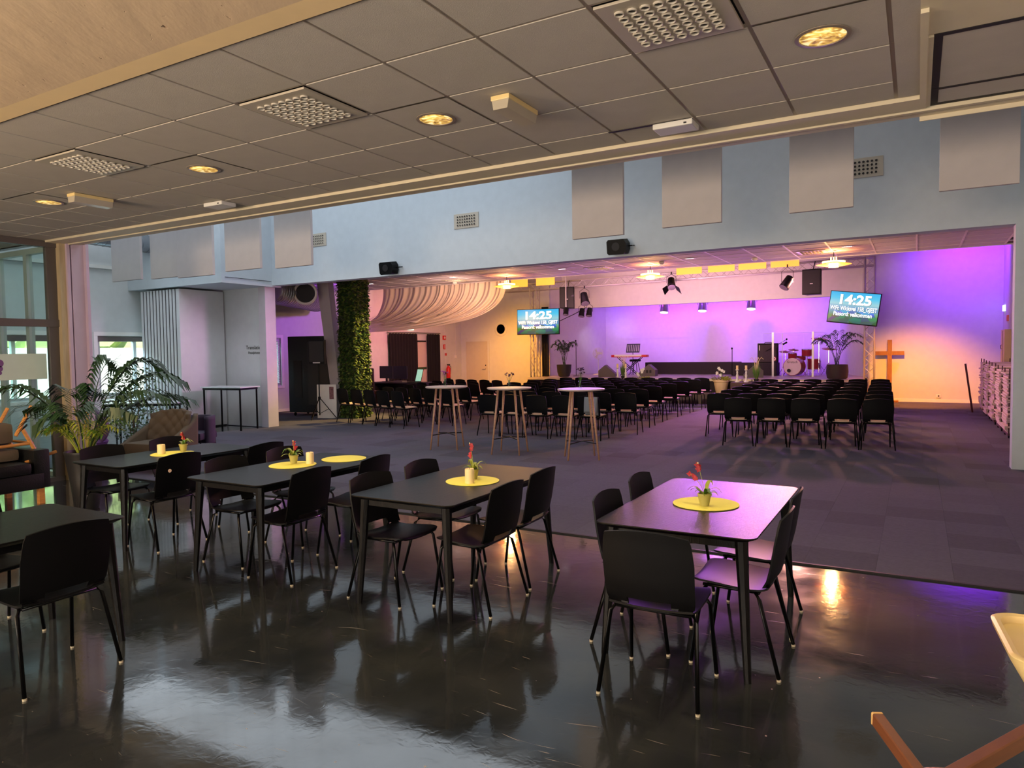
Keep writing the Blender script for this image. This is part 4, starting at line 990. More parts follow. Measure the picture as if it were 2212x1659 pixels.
# tall black case, stand, board
t = thing('tall_case', 'tall black wheeled case left of the ivy pillar', 'cabinet', (-14.25, 14.3, .008), radians(14))
B(-.72, .72, -.42, .42, .1, 2.16, bev=.02).build('body', mat('case_black', (26, 28, 32), .45), t, smooth=2)
B(-.55, -.3, -.432, -.418, .5, 1.5, bev=.004).build('panel', DARK, t); B(-.12, .5, -.43, -.418, .3, 2.0, bev=.004).build('panel', mat('case_black2', (32, 34, 40), .4), t)
for sx in (-.6, .6):
    for sy in (-.32, .32):
        o = MB().lathe([(.04,-.02),(.05,-.012),(.05,.012),(.04,.02)], 14, (0,0,0)).build('castor', BLACKP, t); o.rotation_euler = (0, pi/2, 0); o.location = (sx, sy, .05)
B(.28, .9, -.2, .3, 2.165, 2.36).build('lid_boxes', mat('grey_box', (150, 140, 142), .7), t)
def tripod(x, y, h, label, g=None, z=ZCARP, sp=.42):
    t = thing('tripod_stand', label, 'stand', (x, y, z), .4, g)
    T([(0,0,.1),(0,0,h)], .017, 8).build('pole', BLACKM, t)
    MB().lathe([(.03,.5),(.035,.52),(.035,.56),(.03,.58)], 12).build('collar', BLACKP, t)
    for k in range(3):
        a = k*2*pi/3+.4; T([(0,0,.56),(sp*cos(a),sp*sin(a),.01)], .012, 6).build('leg', BLACKM, t)
        T([(0,0,.14),(sp*.55*cos(a),sp*.55*sin(a),.26)], .007, 5).build('brace', BLACKM, t)
tripod(-13.35, 13.35, 1.42, 'black tripod stand carrying the loudspeaker before the tall black case')
t = thing('loudspeaker', 'black loudspeaker on the tripod stand left of the ivy pillar', 'speaker', (-13.35, 13.35, 1.43), radians(28))
m = MB().prism([(-.2,-.16),(.2,-.16),(.15,.18),(-.15,.18)], 'z', 0, .62); m.build('cabinet', BLACKP, t)
B(-.185, .185, -.172, -.158, .06, .58, bev=.004).build('grille', DARK, t); B(-.09, .09, -.178, -.17, .02, .05).build('badge', ALU, t)
t = thing('leaning_board', 'pinkish white board propped behind the tripod legs', 'board', (-13.35, 13.62, .008), radians(18))
B(-.27, .27, -.02, .02, 0, .88, bev=.004).build('board', WHITE, t); B(.08, .2, -.024, -.02, .5, .82).build('poster', mat('faded_print', (130, 90, 96), .8, var=.5, vscale=30), t)
# pale column and ivy pillar
m = MB().prism([(-13.95,3.67),(-13.55,3.67),(-13.13,0),(-13.42,0)], 'y', 13.95, 14.15); struct('trim_10', m, mat('column_paint', (196, 186, 188), .7), label='pale leaning column left of the ivy covered pillar', cat='column')
t = thing('ivy_pillar', 'square pillar clad in artificial green ivy leaves', 'pillar', (-12.82, 14.12, .008))
B(-.27, .27, -.27, .27, 0, 3.63).build('core', mat('pillar_core', (60, 66, 40), .9), t)
iv = {0: MB(), 1: MB()}; rd = random.Random(8)
for k in range(5200):
    f_ = rd.choice((0,0,1,1,2)); z = rd.uniform(.02, 3.6); u = rd.uniform(-.29, .29)
    p, n_ = (((u, -.275, z), (0,-1,0)), ((.275, u, z), (1,0,0)), ((-.275, u, z), (-1,0,0)))[f_]
    p = Vector(p); n_ = Vector(n_); d = (n_*rd.uniform(.3,1)+Vector((rd.uniform(-.6,.6)*(1-abs(n_.x)), rd.uniform(-.6,.6)*(1-abs(n_.y)), rd.uniform(-1,.3)))).normalized()*rd.uniform(.06,.11)
    iv[k % 2].leaf(p, p+d, .07, (0,0,1) if abs(d.z) < .9*d.length else (0,1,0))
for k, m_ in ((0, mat('ivy_dark', (44, 78, 34), .5, var=.3, vscale=20)), (1, mat('ivy_light', (112, 130, 56), .5, var=.3, vscale=20))):
    o = iv[k].build('ivy_leaves', m_, t, recalc=False); o['kind'] = 'stuff'
# rear left: desk, screens, chair, curtains, doorway
t = thing('control_desk', 'dark control desk behind the left chair block', 'desk', (-14.1, 17.7, .008), radians(-8))
B(-1.0, 1.0, -.35, .35, .72, .76, bev=.005).build('desktop', mat('dark_desk', (48, 34, 34), .5), t)
for s in (-1, 1): B(s*.95-.02, s*.95+.02, -.32, .32, 0, .72).build('side_panel', mat('dark_desk', (48, 34, 34), .5), t)
B(-.95, .95, .30, .33, .1, .72).build('modesty_panel', mat('dark_desk', (48, 34, 34), .5), t)
B(-.1, .3, -.3, -.1, .76, .81).build('mixer', mat('mixer_grey', (130, 110, 110), .5), t)
for dx, lb in ((-.75, 'wide dark monitor on the control desk, left'), (-.1, 'wide dark monitor on the control desk, middle')):
    t = thing('monitor', lb, 'monitor', (-14.1+dx, 17.72-dx*.14, .768), radians(-8), 'dark monitors on the control desk')
    B(-.3, .3, -.02, .02, .1, .5, bev=.004).build('panel', DARK, t); B(-.03, .03, -.01, .03, 0, .12).build('stand', BLACKP, t); B(-.12, .12, -.08, .08, 0, .012).build('foot', BLACKP, t)
t = thing('laptop', 'open laptop with a pale green screen on the control desk', 'laptop', (-13.45, 17.45, .768), radians(-28))
B(-.2, .2, -.14, .14, 0, .02).build('keyboard', BLACKP, t); o = B(-.21, .21, -.012, 0, 0, .40, bev=.003).build('lid', BLACKP, t); o.location = (0, .14, .02); o.rotation_euler = (radians(-14), 0, 0)
B(-.195, .195, -.016, -.012, .015, .385).build('screen', E_SCRG, o)
t = thing('office_chair', 'dark brown office chair beside the ivy pillar', 'chair', (-14.75, 16.95, .008), radians(10))
B(-.27, .27, -.3, -.22, .5, 1.22, bev=.06).build('backrest', mat('brown_leather', (72, 40, 36), .5), t, smooth=2); B(-.26, .26, -.26, .24, .42, .52, bev=.04).build('seat', mat('brown_leather', (72, 40, 36), .5), t, smooth=2)
T([(0,0,.08),(0,0,.42)], .03, 8).build('column', BLACKM, t)
for k in range(5):
    a = k*2*pi/5; T([(0,0,.1),(.3*cos(a),.3*sin(a),.05)], .018, 6).build('leg', BLACKM, t); MB().blob((.3*cos(a),.3*sin(a),.03), .028, .028, .028, 1).build('castor', BLACKP, t)
def curtain(y0, y1, label):
    n = int((y1-y0)/.16)
    m = MB().grid(lambda u, v: (XL+.10+.035*sin(u*n*2*pi)+.01*v, lerp(y0, y1, u)+.02*sin(v*3), .1+2.28*v+.012*sin(u*n*2*pi)), n*8, 6, thick=.008)
    o = m.build('curtain', CURT, smooth=True); tag(o, label, 'curtain', 'black curtains on the left wall')
curtain(19.5, 21.12, 'wide black pleated curtain left of the narrow doorway'); curtain(21.72, 22.55, 'narrow black pleated curtain right of the doorway')
cr_rail = T([(XL+.1, 19.4, 2.42), (XL+.1, 22.6, 2.42)], .014, 6).build('curtain_rail', BLACKM); tag(cr_rail, 'thin rail above the two black curtains', 'rail')
d1 = B(XL-.01, XL+.03, 21.1, 21.8, .0, 2.1, bev=.005).build('door_1', mat('pale_door', (206, 190, 176), .5)); d1['kind'] = 'structure'; d1['label'] = 'pale door showing between the two black curtains'; d1['category'] = 'door'
B(XL+.03, XL+.05, 21.12, 21.75, 1.06, 1.14).build('push_bar', mat('dark_green_bar', (24, 60, 34), .4), d1)
B(XL+.03, XL+.045, 21.1, 21.75, 2.08, 2.14).build('door_closer', DARK, d1)
def wallbox(nm, y, z, w_, h, m, label, cat, x=XL, d=.04, sgn=1, g=None):
    o = B(min(0,sgn*d), max(0,sgn*d), -w_/2, w_/2, -h/2, h/2, bev=.004).build(nm, m); o.location = (x, y, z); tag(o, label, cat, g); return o
o = wallbox('exit_sign', 20.85, 2.60, .34, .16, E_EXIT, 'lit greenish exit sign above the wide black curtain', 'exit sign')
o = wallbox('fire_sign', 22.98, 2.26, .18, .17, REDM, 'square red sign above the fire extinguisher', 'sign', g='red signs on the left wall'); MB().lathe([(.05,0),(.05,.003),(.0001,.003)], 14).build('symbol', WHITE, o).rotation_euler = (0, pi/2, 0); o.children[0].location.x = .041
o = wallbox('fire_sign', 22.98, 1.90, .11, .19, REDM, 'narrow red and white extinguisher sign', 'sign', g='red signs on the left wall'); B(.04, .043, -.015, .02, -.07, .07).build('symbol', WHITE, o)
wallbox('call_point', 23.06, 1.60, .09, .1, REDM, 'small red call point above the extinguisher', 'call point')
t = thing('fire_extinguisher', 'red fire extinguisher hanging on the left wall', 'fire extinguisher', (XL+.14, 23.05, .62))
MB().lathe([(.08,0),(.085,.03),(.085,.42),(.06,.49),(.025,.52),(.025,.55)], 20).build('cylinder', REDM, t, smooth=2); B(-.03,.03,-.05,.08,.55,.60).build('valve', DARK, t); T([(0,.03,.57),(.04,.12,.5),(.02,.11,.2)], .012, 6).build('hose', DARK, t); MB().lathe([(.087,.0),(.088,.05),(.0,.05)], 16).build('foot', DARK, t); B(-.14, -.08, -.03, .03, .2, .3).build('bracket', DARK, t)
T([(XL+.015, 23.02, 3.6), (XL+.015, 23.02, 1.2)], .008, 5).build('conduit', WHITE); tag(COL.objects[-1], 'thin conduit running down to the call point', 'conduit', 'conduits on the left wall')
T([(XL+.015, 23.75, 3.6), (XL+.015, 23.75, 1.55)], .008, 5).build('conduit', WHITE); tag(COL.objects[-1], 'thin conduit running down to the round switch', 'conduit', 'conduits on the left wall')
wallbox('wall_switch', 23.75, 1.50, .11, .11, WHITE, 'small round edged switch near the far corner', 'switch')
d2 = MB(); d2.box(-15.95, -14.92, YF-.03, YF-.005, 0, 2.1); d2 = d2.build('door_2', mat('cream_door', (196, 190, 176), .5)); d2['kind'] = 'structure'; d2['label'] = 'plain door in the warm lit far wall'; d2['category'] = 'door'
f = MB(); f.box(-16.03, -15.95, YF-.04, YF, 0, 2.099).box(-14.92, -14.84, YF-.04, YF, 0, 2.099).box(-16.03, -14.84, YF-.04, YF, 2.1, 2.18); f.build('door_frame', WALL, d2)
T([(-15.02, YF-.03, 1.0), (-15.02, YF-.08, 1.0), (-15.16, YF-.08, 1.0)], .012, 6).build('handle', ALU, d2); MB().blob((-15.02, YF-.03, 1.14), .03, .012, .03, 1).build('lock', DARK, d2)
for z in (.35, 1.5, 1.75): B(-15.96, -15.93, YF-.045, YF-.03, z, z+.12).build('hinge', ALU, d2)
t = thing('porthole', 'round dark porthole with a cream ring high on the far wall', 'porthole', (-14.3, YF, 2.57)); t.rotation_euler = (pi/2, 0, 0)
MB().lathe([(.19,.0),(.19,.02),(.25,.035),(.29,.02),(.29,0)], 36).build('ring', WALL, t, smooth=2); MB().lathe([(.19,.012),(.0001,.012)], 30).build('opening', mat('porthole_dark', (86, 56, 50), .4), t)
# draped ceiling cloth
def dr(u, v):
    th = v*pi/2; xt = lerp(-15.25, -9.95, u**.85); xb = -16.05; zb = lerp(2.72, 2.35, u); zt = 3.78; p = lerp(.95, .62, u)
    X = xb+(xt-xb)*max(0, cos(th))**p; Z = zt-(zt-zb)*max(0, sin(th))**p
    w1 = sin(u*170+4*sin(u*11)); w2 = sin(u*61+2)
    Y = 17.13+1.2*(1-u)*.9+.035*w1+.045*w2
    Z += .018*w1; return (X, Y, Z)
m = MB().grid(dr, 420, 34, thick=.004); o = m.build('draped_cloth', DRAPE, smooth=True); tag(o, 'swagged cream cloth hanging under the ceiling right of the ivy pillar', 'drape')

# ================================================================== STAGE END
ZS = .735
def truss(name, label, p0, p1, w_=.26, seg=.26):
    t = thing(name, label, 'truss', p0, 0, 'aluminium trusses around the stage'); a = Vector((0,0,0)); b = Vector(p1)-Vector(p0); d = b.normalized()
    e1 = Vector((0,1,0)) if abs(d.y) < .9 else Vector((1,0,0)); e2 = d.cross(e1).normalized(); e1 = e2.cross(d).normalized()
    C4 = [(e1*i+e2*j)*w_/2 for i, j in ((-1,-1),(-1,1),(1,1),(1,-1))]
    for c in C4: T([a+c, b+c], .022, 8).build('chord', ALU, t, smooth=True)
    m = MB(); n = int(b.length/seg)
    for q in range(4):
        A, D_ = C4[q], C4[(q+1)%4]
        for k in range(n):
            u, v = b*(k/n), b*((k+1)/n)
            m.tube([u+(A if k%2 else D_), v+(D_ if k%2 else A)], .009, 5)
    m.build('lacing', ALU, t); return t
truss('lighting_truss', 'upright truss left of the stage behind the left screen', (-12.22, 23.15, .008), (-12.22, 23.15, 4.0))
truss('lighting_truss', 'upright truss right of the stage behind the right screen', (-1.2, 23.15, .008), (-1.2, 23.15, 4.28))
truss('lighting_truss', 'long horizontal truss across the stage front', (-13.4, 23.15, 4.02), (-1.05, 23.15, 4.14), .24)
o = B(-.12, .12, -.05, .05, .05, 3.3).build('black_drape_strip', CURT, loc=(-11.98, 23.5, ZCARP)); tag(o, 'narrow black cloth hanging beside the left truss upright', 'cloth')
for k, (x0, x1, lb) in enumerate(((-13.1,-12.4,'left end, beside the pendant lamp'),(-12.05,-11.3,'just right of the left upright'),(-6.86,-6.03,'right of the middle pendant'),(-5.83,-5.0,'second after the middle pendant'),(-4.88,-4.05,'third after the middle pendant'),(-3.92,-3.1,'nearest the right loudspeaker'))):
    z = 4.02+.0097*(x0+13.4)
    t = thing('truss_light_panel', 'lit yellow panel on the stage truss, %s' % lb, 'light panel', ((x0+x1)/2, 22.96, z+.02), 0, 'yellow lit panels along the truss')
    w_ = (x1-x0)/2; B(-w_, w_, -.012, .012, 0, .30, bev=.004).build('panel', E_YEL, t); B(-w_, w_, .012, .03, .02, .05).build('clamp_bar', BLACKM, t)
def screen(cx, cy, cz, w_, h, rz, roll, label, tilt=0):
    t = thing('display_screen', label, 'screen', (cx, cy, cz), 0, 'time and wifi screens on the trusses'); t.rotation_euler = (tilt, roll, rz)
    B(-w_/2, w_/2, 0, .06, -h/2, h/2, bev=.006).build('housing', BLACKP, t)
    B(-w_/2+.02, w_/2-.02, -.004, 0, -h/2+.03, h/2-.02).build('picture', M_SCR, t)
    B(-.1, .1, .06, .28, -.1, .1).build('bracket', BLACKM, t)
    SH = mat('screen_text_shadow', (70, 90, 100), .6)
    for body, sz, z, bo, ww in (('14:25', .34, .235*h, .012, .62), ('WiFi: Wicksvei 15B_GJEST', .152, -.03*h, .003, .93), ('Passord: velkommen', .152, -.205*h, .003, .76)):
        for m_, off, dy in ((SH, .010, -.0055), (E_TXT, 0, -.008)):
            o = text('lettering', body, sz, (off, dy, z-off*.8), (pi/2, 0, 0), m_, t, .0005, bo)
            xs = [v.co.x for v in o.data.vertices]; o.scale.x = ww*w_/max(.01, max(xs)-min(xs)); o.scale.y = 1.12
    return t
screen(-11.93, 22.82, 2.74, 1.72, .93, 0.0, radians(.4), 'wide screen showing 14:25 and the wifi password, on the left truss')
screen(-1.60, 22.75, 2.79, 1.36, .93, radians(-8), radians(8.0), 'tilted screen showing 14:25 and the wifi password, on the right truss')
T([(-11.1,22.95,2.75),(-10.6,23.1,2.98),(-10.15,23.15,3.2)], .012, 5).build('arm_rod', BLACKM); tag(COL.objects[-1], 'thin black rod running from the left screen to the small spotlights', 'rod')
def hung_speaker(x, z, rz, label):
    t = thing('stage_loudspeaker', label, 'speaker', (x, 22.7, z), rz, 'black loudspeakers hung from the truss')
    MB().prism([(-.26,-.2),(.26,-.2),(.2,.2),(-.2,.2)], 'z', 0, .74).build('cabinet', BLACKP, t)
    B(-.24, .24, -.212, -.2, .03, .71, bev=.004).build('grille', DARK, t); B(-.04, .04, -.218, -.21, .3, .325).build('badge', ALU, t)
    T([(0,0,.74),(0,.25,1.0)], .014, 6).build('hanger', BLACKM, t)
hung_speaker(-10.66, 3.16, radians(14), 'black loudspeaker hung at the left end of the truss')
hung_speaker(-2.68, 3.23, radians(-6), 'black loudspeaker hung at the right end beside the pendant lamp')
o = T([(-10.62,22.45,3.15),(-10.62,22.45,4.35)], .022, 8).build('hanging_pole', ALU); tag(o, 'silver pole hanging in front of the left loudspeaker', 'pole')
def fixture(x, y, z, s, lab, aim=(0,-.6,-.8), lit=False, doors=False, up=.25):
    t = thing('stage_light', lab, 'stage light', (x, y, z), 0, 'stage lights'); a = Vector(aim).normalized()
    T([-a*.12*s, a*.02*s, a*.14*s], .075*s, 12, r2=.10*s).build('body', BLACKP if not lit else CHROME, t, smooth=2)
    T([a*.141*s, a*.15*s], .088*s, 12).build('lens', E_WHT if lit else mat('lens_glass', (120, 110, 130), .1), t)
    T([(-.11*s,0,0),(-.11*s,0,up*s*.7),(0,0,up*s),(.11*s,0,up*s*.7),(.11*s,0,0)], .008, 5).build('yoke', BLACKM, t)
    T([(0,0,up*s),(0,0,up*s+.08)], .02, 6).build('clamp', BLACKM, t)
    if doors:
        e = a.cross(Vector((1,0,0))).normalized()
        for q in (-1, 1):
            c = a*.15*s
            m = MB().quad(c+Vector((q*.09*s,0,0))-e*.09*s, c+Vector((q*.2*s,0,0))-e*.12*s+a*.12*s, c+Vector((q*.2*s,0,0))+e*.12*s+a*.12*s, c+Vector((q*.09*s,0,0))+e*.09*s); bmesh.ops.solidify(m.bm, geom=m.bm.faces[:], thickness=.006); m.build('barn_door', BLACKM, t)
fixture(-10.1, 22.85, 3.5, 1.6, 'black spotlight right of the left hung loudspeaker', (.3,-.4,-.8), up=.22)
fixture(-10.27, 23.0, 3.02, 1.1, 'small dark spotlight under the rod, left one', (0,-.3,-.9)); fixture(-9.98, 23.0, 3.03, 1.1, 'small dark spotlight under the rod, right one', (0,-.3,-.9))
fixture(-10.62, 22.45, 3.06, 1.0, 'small black spot at the foot of the silver pole', (0,-.3,-.9), up=.1)
fixture(-7.0, 22.85, 3.85, 1.4, 'spotlight with barn doors beside the middle pendant', (.2,-.5,-.7), doors=True, up=.2)
fixture(-3.42, 22.85, 3.66, 1.5, 'black spotlight left of the right hung loudspeaker', (-.4,-.4,-.8), up=.3)
for x, lb in ((-8.39, 'left'), (-6.93, 'middle'), (-5.18, 'right')): fixture(x, 26.5, 3.32, 1.7, 'bright lit stage lamp under the stage ceiling, %s one' % lb, (0,-.2,-1), lit=True, up=.3)
MB().lathe([(.0001,0),(.05,.02),(.03,.1),(.0001,.1)], 10).build('dome_camera', BLACKP, loc=(-9.0, 26.0, 3.85)); tag(COL.objects[-1], 'small dark cone under the stage ceiling', 'camera')
# plants on stage
PCYL = [(.16,0),(.2,.02),(.25,.18),(.27,.44),(.255,.44),(.25,.40)]
palm('stage_palm', 'bushy palm in a dark round pot at the left stage edge', (-11.15, 23.35, ZS), GREYP, PCYL, 12, .45, 1.15, 5, ll=.26, lw=.035, group='palms on the stage', basez=.44, nleaf=14)
t, h = palm('stage_palm', 'spreading palm in a wide dark pot at the right stage edge', (-2.05, 23.1, ZS), mat('dark_brown_pot', (52, 40, 40), .6), [(.24,0),(.28,.02),(.31,.2),(.29,.42),(.27,.42),(.265,.38)], 11, .85, 1.35, 9, ll=.3, lw=.035, group='palms on the stage', basez=.42, nleaf=15)
def mic_stand(x, y, h, label, boom=False):
    t = thing('microphone_stand', label, 'microphone stand', (x, y, ZS), 0, 'microphone stands on the stage')
    MB().lathe([(.13,0),(.13,.012),(.02,.03),(.0001,.03)], 18).build('base', BLACKM, t); T([(0,0,.02),(0,0,h)], .012, 7).build('pole', BLACKM, t)
    if boom: T([(-.35,0,h-.12),(.3,-.1,h+.25)], .008, 6).build('boom', BLACKM, t); MB().blob((.33,-.1,h+.27), .03, .03, .04, 1).build('microphone', BLACKP, t)
    else: MB().blob((0,-.02,h+.02), .035, .035, .04, 1).build('microphone', BLACKP, t)
mic_stand(-10.92, 23.9, 1.28, 'straight black stand right of the left stage palm')
mic_stand(-5.44, 24.6, .92, 'microphone stand alone in the middle right of the stage')
t = thing('pedestal_fan', 'pale pedestal fan at the left stage wall', 'fan', (-10.75, 25.6, ZS))
MB().lathe([(.2,0),(.2,.02),(.03,.04),(.0001,.04)], 22).build('base', WHITE, t); T([(0,0,.03),(0,0,.62)], .014, 8).build('pole', WHITE, t)
gm = MB()
for k in range(20):
    a = 2*pi*k/20; gm.tube([(.03*cos(a),-.08,.82+.03*sin(a)),(.13*cos(a),-.1,.82+.13*sin(a)),(.21*cos(a),-.03,.82+.21*sin(a))], .004, 4)
gm.tube([(.21*cos(2*pi*k/24),-.03,.82+.21*sin(2*pi*k/24)) for k in range(25)], .008, 5, cap=False); gm.build('cage', WHITE, t)
bl = MB()
for k in range(3):
    a = k*2*pi/3; c = Vector((0,-.05,.82)); u_ = Vector((cos(a),0,sin(a))); v_ = Vector((-sin(a),0,cos(a))); bl.quad(c+u_*.03, c+u_*.17-v_*.05, c+u_*.18+v_*.05+Vector((0,.02,0)), c+u_*.05+v_*.04)
bl.build('blades', mat('fan_blade', (220, 212, 224), .4), t, recalc=False); MB().blob((0,.02,.82), .06, .09, .06).build('motor', WHITE, t, smooth=True)
# keyboard set
t = thing('keyboard_piano', 'red stage keyboard on a crossed stand', 'keyboard', (-9.2, 24.9, ZS))
B(-.68, .68, -.15, .15, .67, .76, bev=.015).build('body', mat('red_keyboard_body', (196, 40, 44), .35), t, smooth=2); B(-.55, .5, -.156, -.02, .70, .765).build('keys', WHITE, t)
for yy in (-.1, .1): T([(-.45,yy,.66),(.35,yy,.0)], .014, 6).build('stand_bar', BLACKM, t); T([(.45,yy,.66),(-.35,yy,.0)], .014, 6).build('stand_bar', BLACKM, t)
t = thing('music_stand', 'dark music stand above the red keyboard', 'music stand', (-9.2, 25.2, ZS)); o = B(-.26, .26, -.01, .01, 0, .34, bev=.004).build('desk', mat('stand_blue', (46, 44, 90), .5), t); o.location = (0,0,.84); o.rotation_euler = (radians(-18), 0, 0)
for k in range(7): B(-.22+.07*k, -.19+.07*k, -.016, -.01, .04, .3).build('slot', mat('slot_pale', (180, 170, 220), .5), o)
T([(0,.02,.1),(0,.02,.9)], .012, 6).build('pole', BLACKM, t)
for k in range(3): T([(0,.02,.14),(.25*cos(k*2.1),.02+.25*sin(k*2.1),.0)], .008, 5).build('leg', BLACKM, t)
t = thing('keyboard_stool', 'round dark stool behind the red keyboard', 'stool', (-9.25, 25.6, ZS)); MB().lathe([(.2,.5),(.22,.53),(.2,.58),(.0001,.59)], 22).build('seat', BLACKP, t, smooth=2)
for k in range(4): T([(.1*cos(k*pi/2),.1*sin(k*pi/2),.5),(.22*cos(k*pi/2),.22*sin(k*pi/2),0)], .012, 6).build('leg', BLACKM, t)
def wedge(x, y, rz, label, flip=1):
    t = thing('wedge_monitor', label, 'floor monitor', (x, y, ZS), rz, 'wedge monitors on the stage'); m = MB().prism([(-.3,0),(.3,0),(.3,.22),(.06,.42),(-.3,.1)][::flip], 'y', -.22, .22); m.build('cabinet', mat('wedge_grey', (92, 84, 84), .6), t)
    B(-.02, .05, -.226, -.22, .12, .22).build('handle_cup', DARK, t); B(.1, .17, -.226, -.22, .12, .22).build('handle_cup', DARK, t)
wedge(-8.3, 24.3, .1, 'grey wedge monitor right of the keyboard, before the dark riser'); wedge(-9.55, 23.6, pi+.2, 'grey wedge monitor left of the grass candlesticks'); wedge(-4.55, 23.6, .2, 'grey wedge monitor beside the tall grass pot', 1)
o = B(-1.75, 1.75, -.3, .3, 0, .45, bev=.01).build('stage_riser', mat('riser_dark', (40, 32, 42), .8), loc=(-7.35, 26.6, ZS)); tag(o, 'long dark low riser across the stage back', 'riser', 'dark blocks on the stage')
o = B(-.75, .75, -.3, .3, 0, .44, bev=.01).build('stage_riser', mat('riser_dark', (40, 32, 42), .8), loc=(-4.85, 25.5, ZS)); tag(o, 'dark block carrying the guitar amplifier', 'riser', 'dark blocks on the stage')
t = thing('guitar_amplifier', 'black amplifier with round red badge on the dark block', 'amplifier', (-4.42, 25.45, ZS+.44), radians(6))
B(-.33, .33, -.2, .2, 0, .66, bev=.015).build('cabinet', BLACKP, t, smooth=2); B(-.3, .3, -.206, -.2, .03, .62).build('grille', mat('amp_cloth', (62, 52, 56), .8), t)
for r, m_, dy in ((.075, REDM, 0), (.06, WHITE, .002)): o = MB().lathe([(r,0),(r,.004),(.0001,.004)], 18).build('badge', m_, t); o.rotation_euler = (pi/2,0,0); o.location = (.2, -.206-dy, .13)
B(.17,.23,-.214,-.21,.11,.16).build('badge_mark', REDM, t); B(-.27,-.25,-.21,-.205,.42,.6).build('lettering_strip', WHITE, t); T([(-.12,0,.66),(-.1,0,.69),(.1,0,.69),(.12,0,.66)], .012, 6).build('handle', BLACKM, t)
# drum kit
def place_cyl(nm, c, ax, r, d, m, par, rim=None):
    a = Vector(ax).normalized(); c = Vector(c); o = T([c-a*d/2, c+a*d/2], r, 26).build(nm, m, par, smooth=2)
    if rim:
        for q in (-1, 1): T([c+a*(q*d/2-.012), c+a*(q*d/2+.012)], r*1.03, 26).build('hoop', rim, o, smooth=2)
    return o
DX, DY = -3.55, 25.3
t = thing('bass_drum', 'bass drum with pale front head behind the acrylic shield', 'drum', (DX, DY, ZS)); place_cyl('shell', (0,0,.31), (0.18,1,0), .29, .42, DRUMR, t, DRUMR)
a_ = Vector((.18,1,0)).normalized(); T([Vector((0,0,.31))-a_*.225, Vector((0,0,.31))-a_*.222], .285, 30).build('drum_head', DRUMH, t)
T([Vector((-.1,-.03,.18))-a_*.24, Vector((-.1,-.03,.18))-a_*.225], .06, 18).build('port_hole', DARK, t)
text('lettering', 'Gretsch', .11, tuple(Vector((.0,0,.46))-a_*.229), (pi/2,0,radians(-10)), DARK, t)
for s in (-1,1): T([(s*.25,.1,.2),(s*.36,.02,.0)], .009, 5).build('spur', CHROME, t)
for (nm, x, y, z, r, d, lb) in (('tom_drum', DX+.38, DY+.1, .78, .17, .22, 'red lacquered tom drum above the bass drum at right'), ('tom_drum', DX-.1, DY+.25, .68, .14, .16, 'red tom drum peeking over the bass drum'), ('snare_drum', DX+.12, DY+.55, .60, .16, .14, 'small drum behind the bass drum')):
    t = thing(nm, lb, 'drum', (x, y, ZS)); place_cyl('shell', (0,0,z), (0,-.15,1), r, d, DRUMR, t, CHROME); T([(0,0,z-d/2),(0,.05,0.0)], .012, 6).build('post', CHROME, t)
    for k in range(3): T([(0,.05,.2),(.2*cos(k*2.1),.05+.2*sin(k*2.1),0)], .008, 5).build('leg', CHROME, t)
t = thing('floor_tom', 'dark red floor tom right of the bass drum', 'drum', (DX+.55, DY+.45, ZS)); place_cyl('shell', (0,0,.38), (0,0,1), .2, .34, DRUMR, t, CHROME)
for k in range(3): T([(.21*cos(k*2.1),.21*sin(k*2.1),.5),(.22*cos(k*2.1),.22*sin(k*2.1),0)], .008, 5).build('leg', CHROME, t)
def cymbal(x, y, z, r, label, tilt=.2):
    t = thing('cymbal_stand', label, 'cymbal', (x, y, ZS), 0, 'cymbals of the drum kit'); o = MB().lathe([(r,0),(r*.5,.015),(.05,.025),(.03,.045),(.0001,.048)], 28).build('cymbal', CYMB, t, smooth=True); o.location = (0,0,z); o.rotation_euler = (tilt, .1, 0)
    T([(0,0,.1),(0,0,z+.06)], .01, 6).build('pole', CHROME, t)
    for k in range(3): T([(0,0,.42),(.28*cos(k*2.1+.5),.28*sin(k*2.1+.5),.0)], .009, 5).build('leg', CHROME, t)
cymbal(DX-.35, DY+.4, .80, .2, 'low cymbal left of the bass drum'); cymbal(DX-.12, DY+.62, .86, .17, 'middle cymbal just behind the first'); cymbal(DX+.72, DY+.3, 1.22, .25, 'high crash cymbal right of the tom drum'); cymbal(DX+1.0, DY+.5, .88, .22, 'cymbal nearest the right palm')
mic_stand(DX-.55, DY-.1, .95, 'boom microphone stand left of the drum kit', True)
t = thing('drum_shield', 'clear acrylic shield on pale posts before the drum kit', 'shield', (DX, DY-.75, ZS))
for x0, x1, y0, y1 in ((-.9,-.28,.15,0),(-.27,.37,0,0),(.38,1.02,0,.15)):
    m = MB().quad((x0,y0,.02),(x1,y1,.02),(x1,y1,1.42),(x0,y0,1.42)); pn_ = m.build('acrylic_panel', ACRYL, t); T([(x0,y0,1.42),(x1,y1,1.42)], .005, 4).build('edge', WHITE, pn_)
for x_ in (-.56, .66): B(x_-.03, x_+.03, -.04, .0, 0, 1.45).build('post', ALU, t)
B(-.28,-.26,-.01,.01,0,1.42).build('joint', WHITE, t)
T([(-1.0,-.03,1.05),(-.2,-.03,1.07)], .008, 5).build('mic_boom', BLACKM, t); T([(-.25,-.03,1.05),(-.12,-.03,1.12)], .028, 8).build('microphone', BLACKP, t)
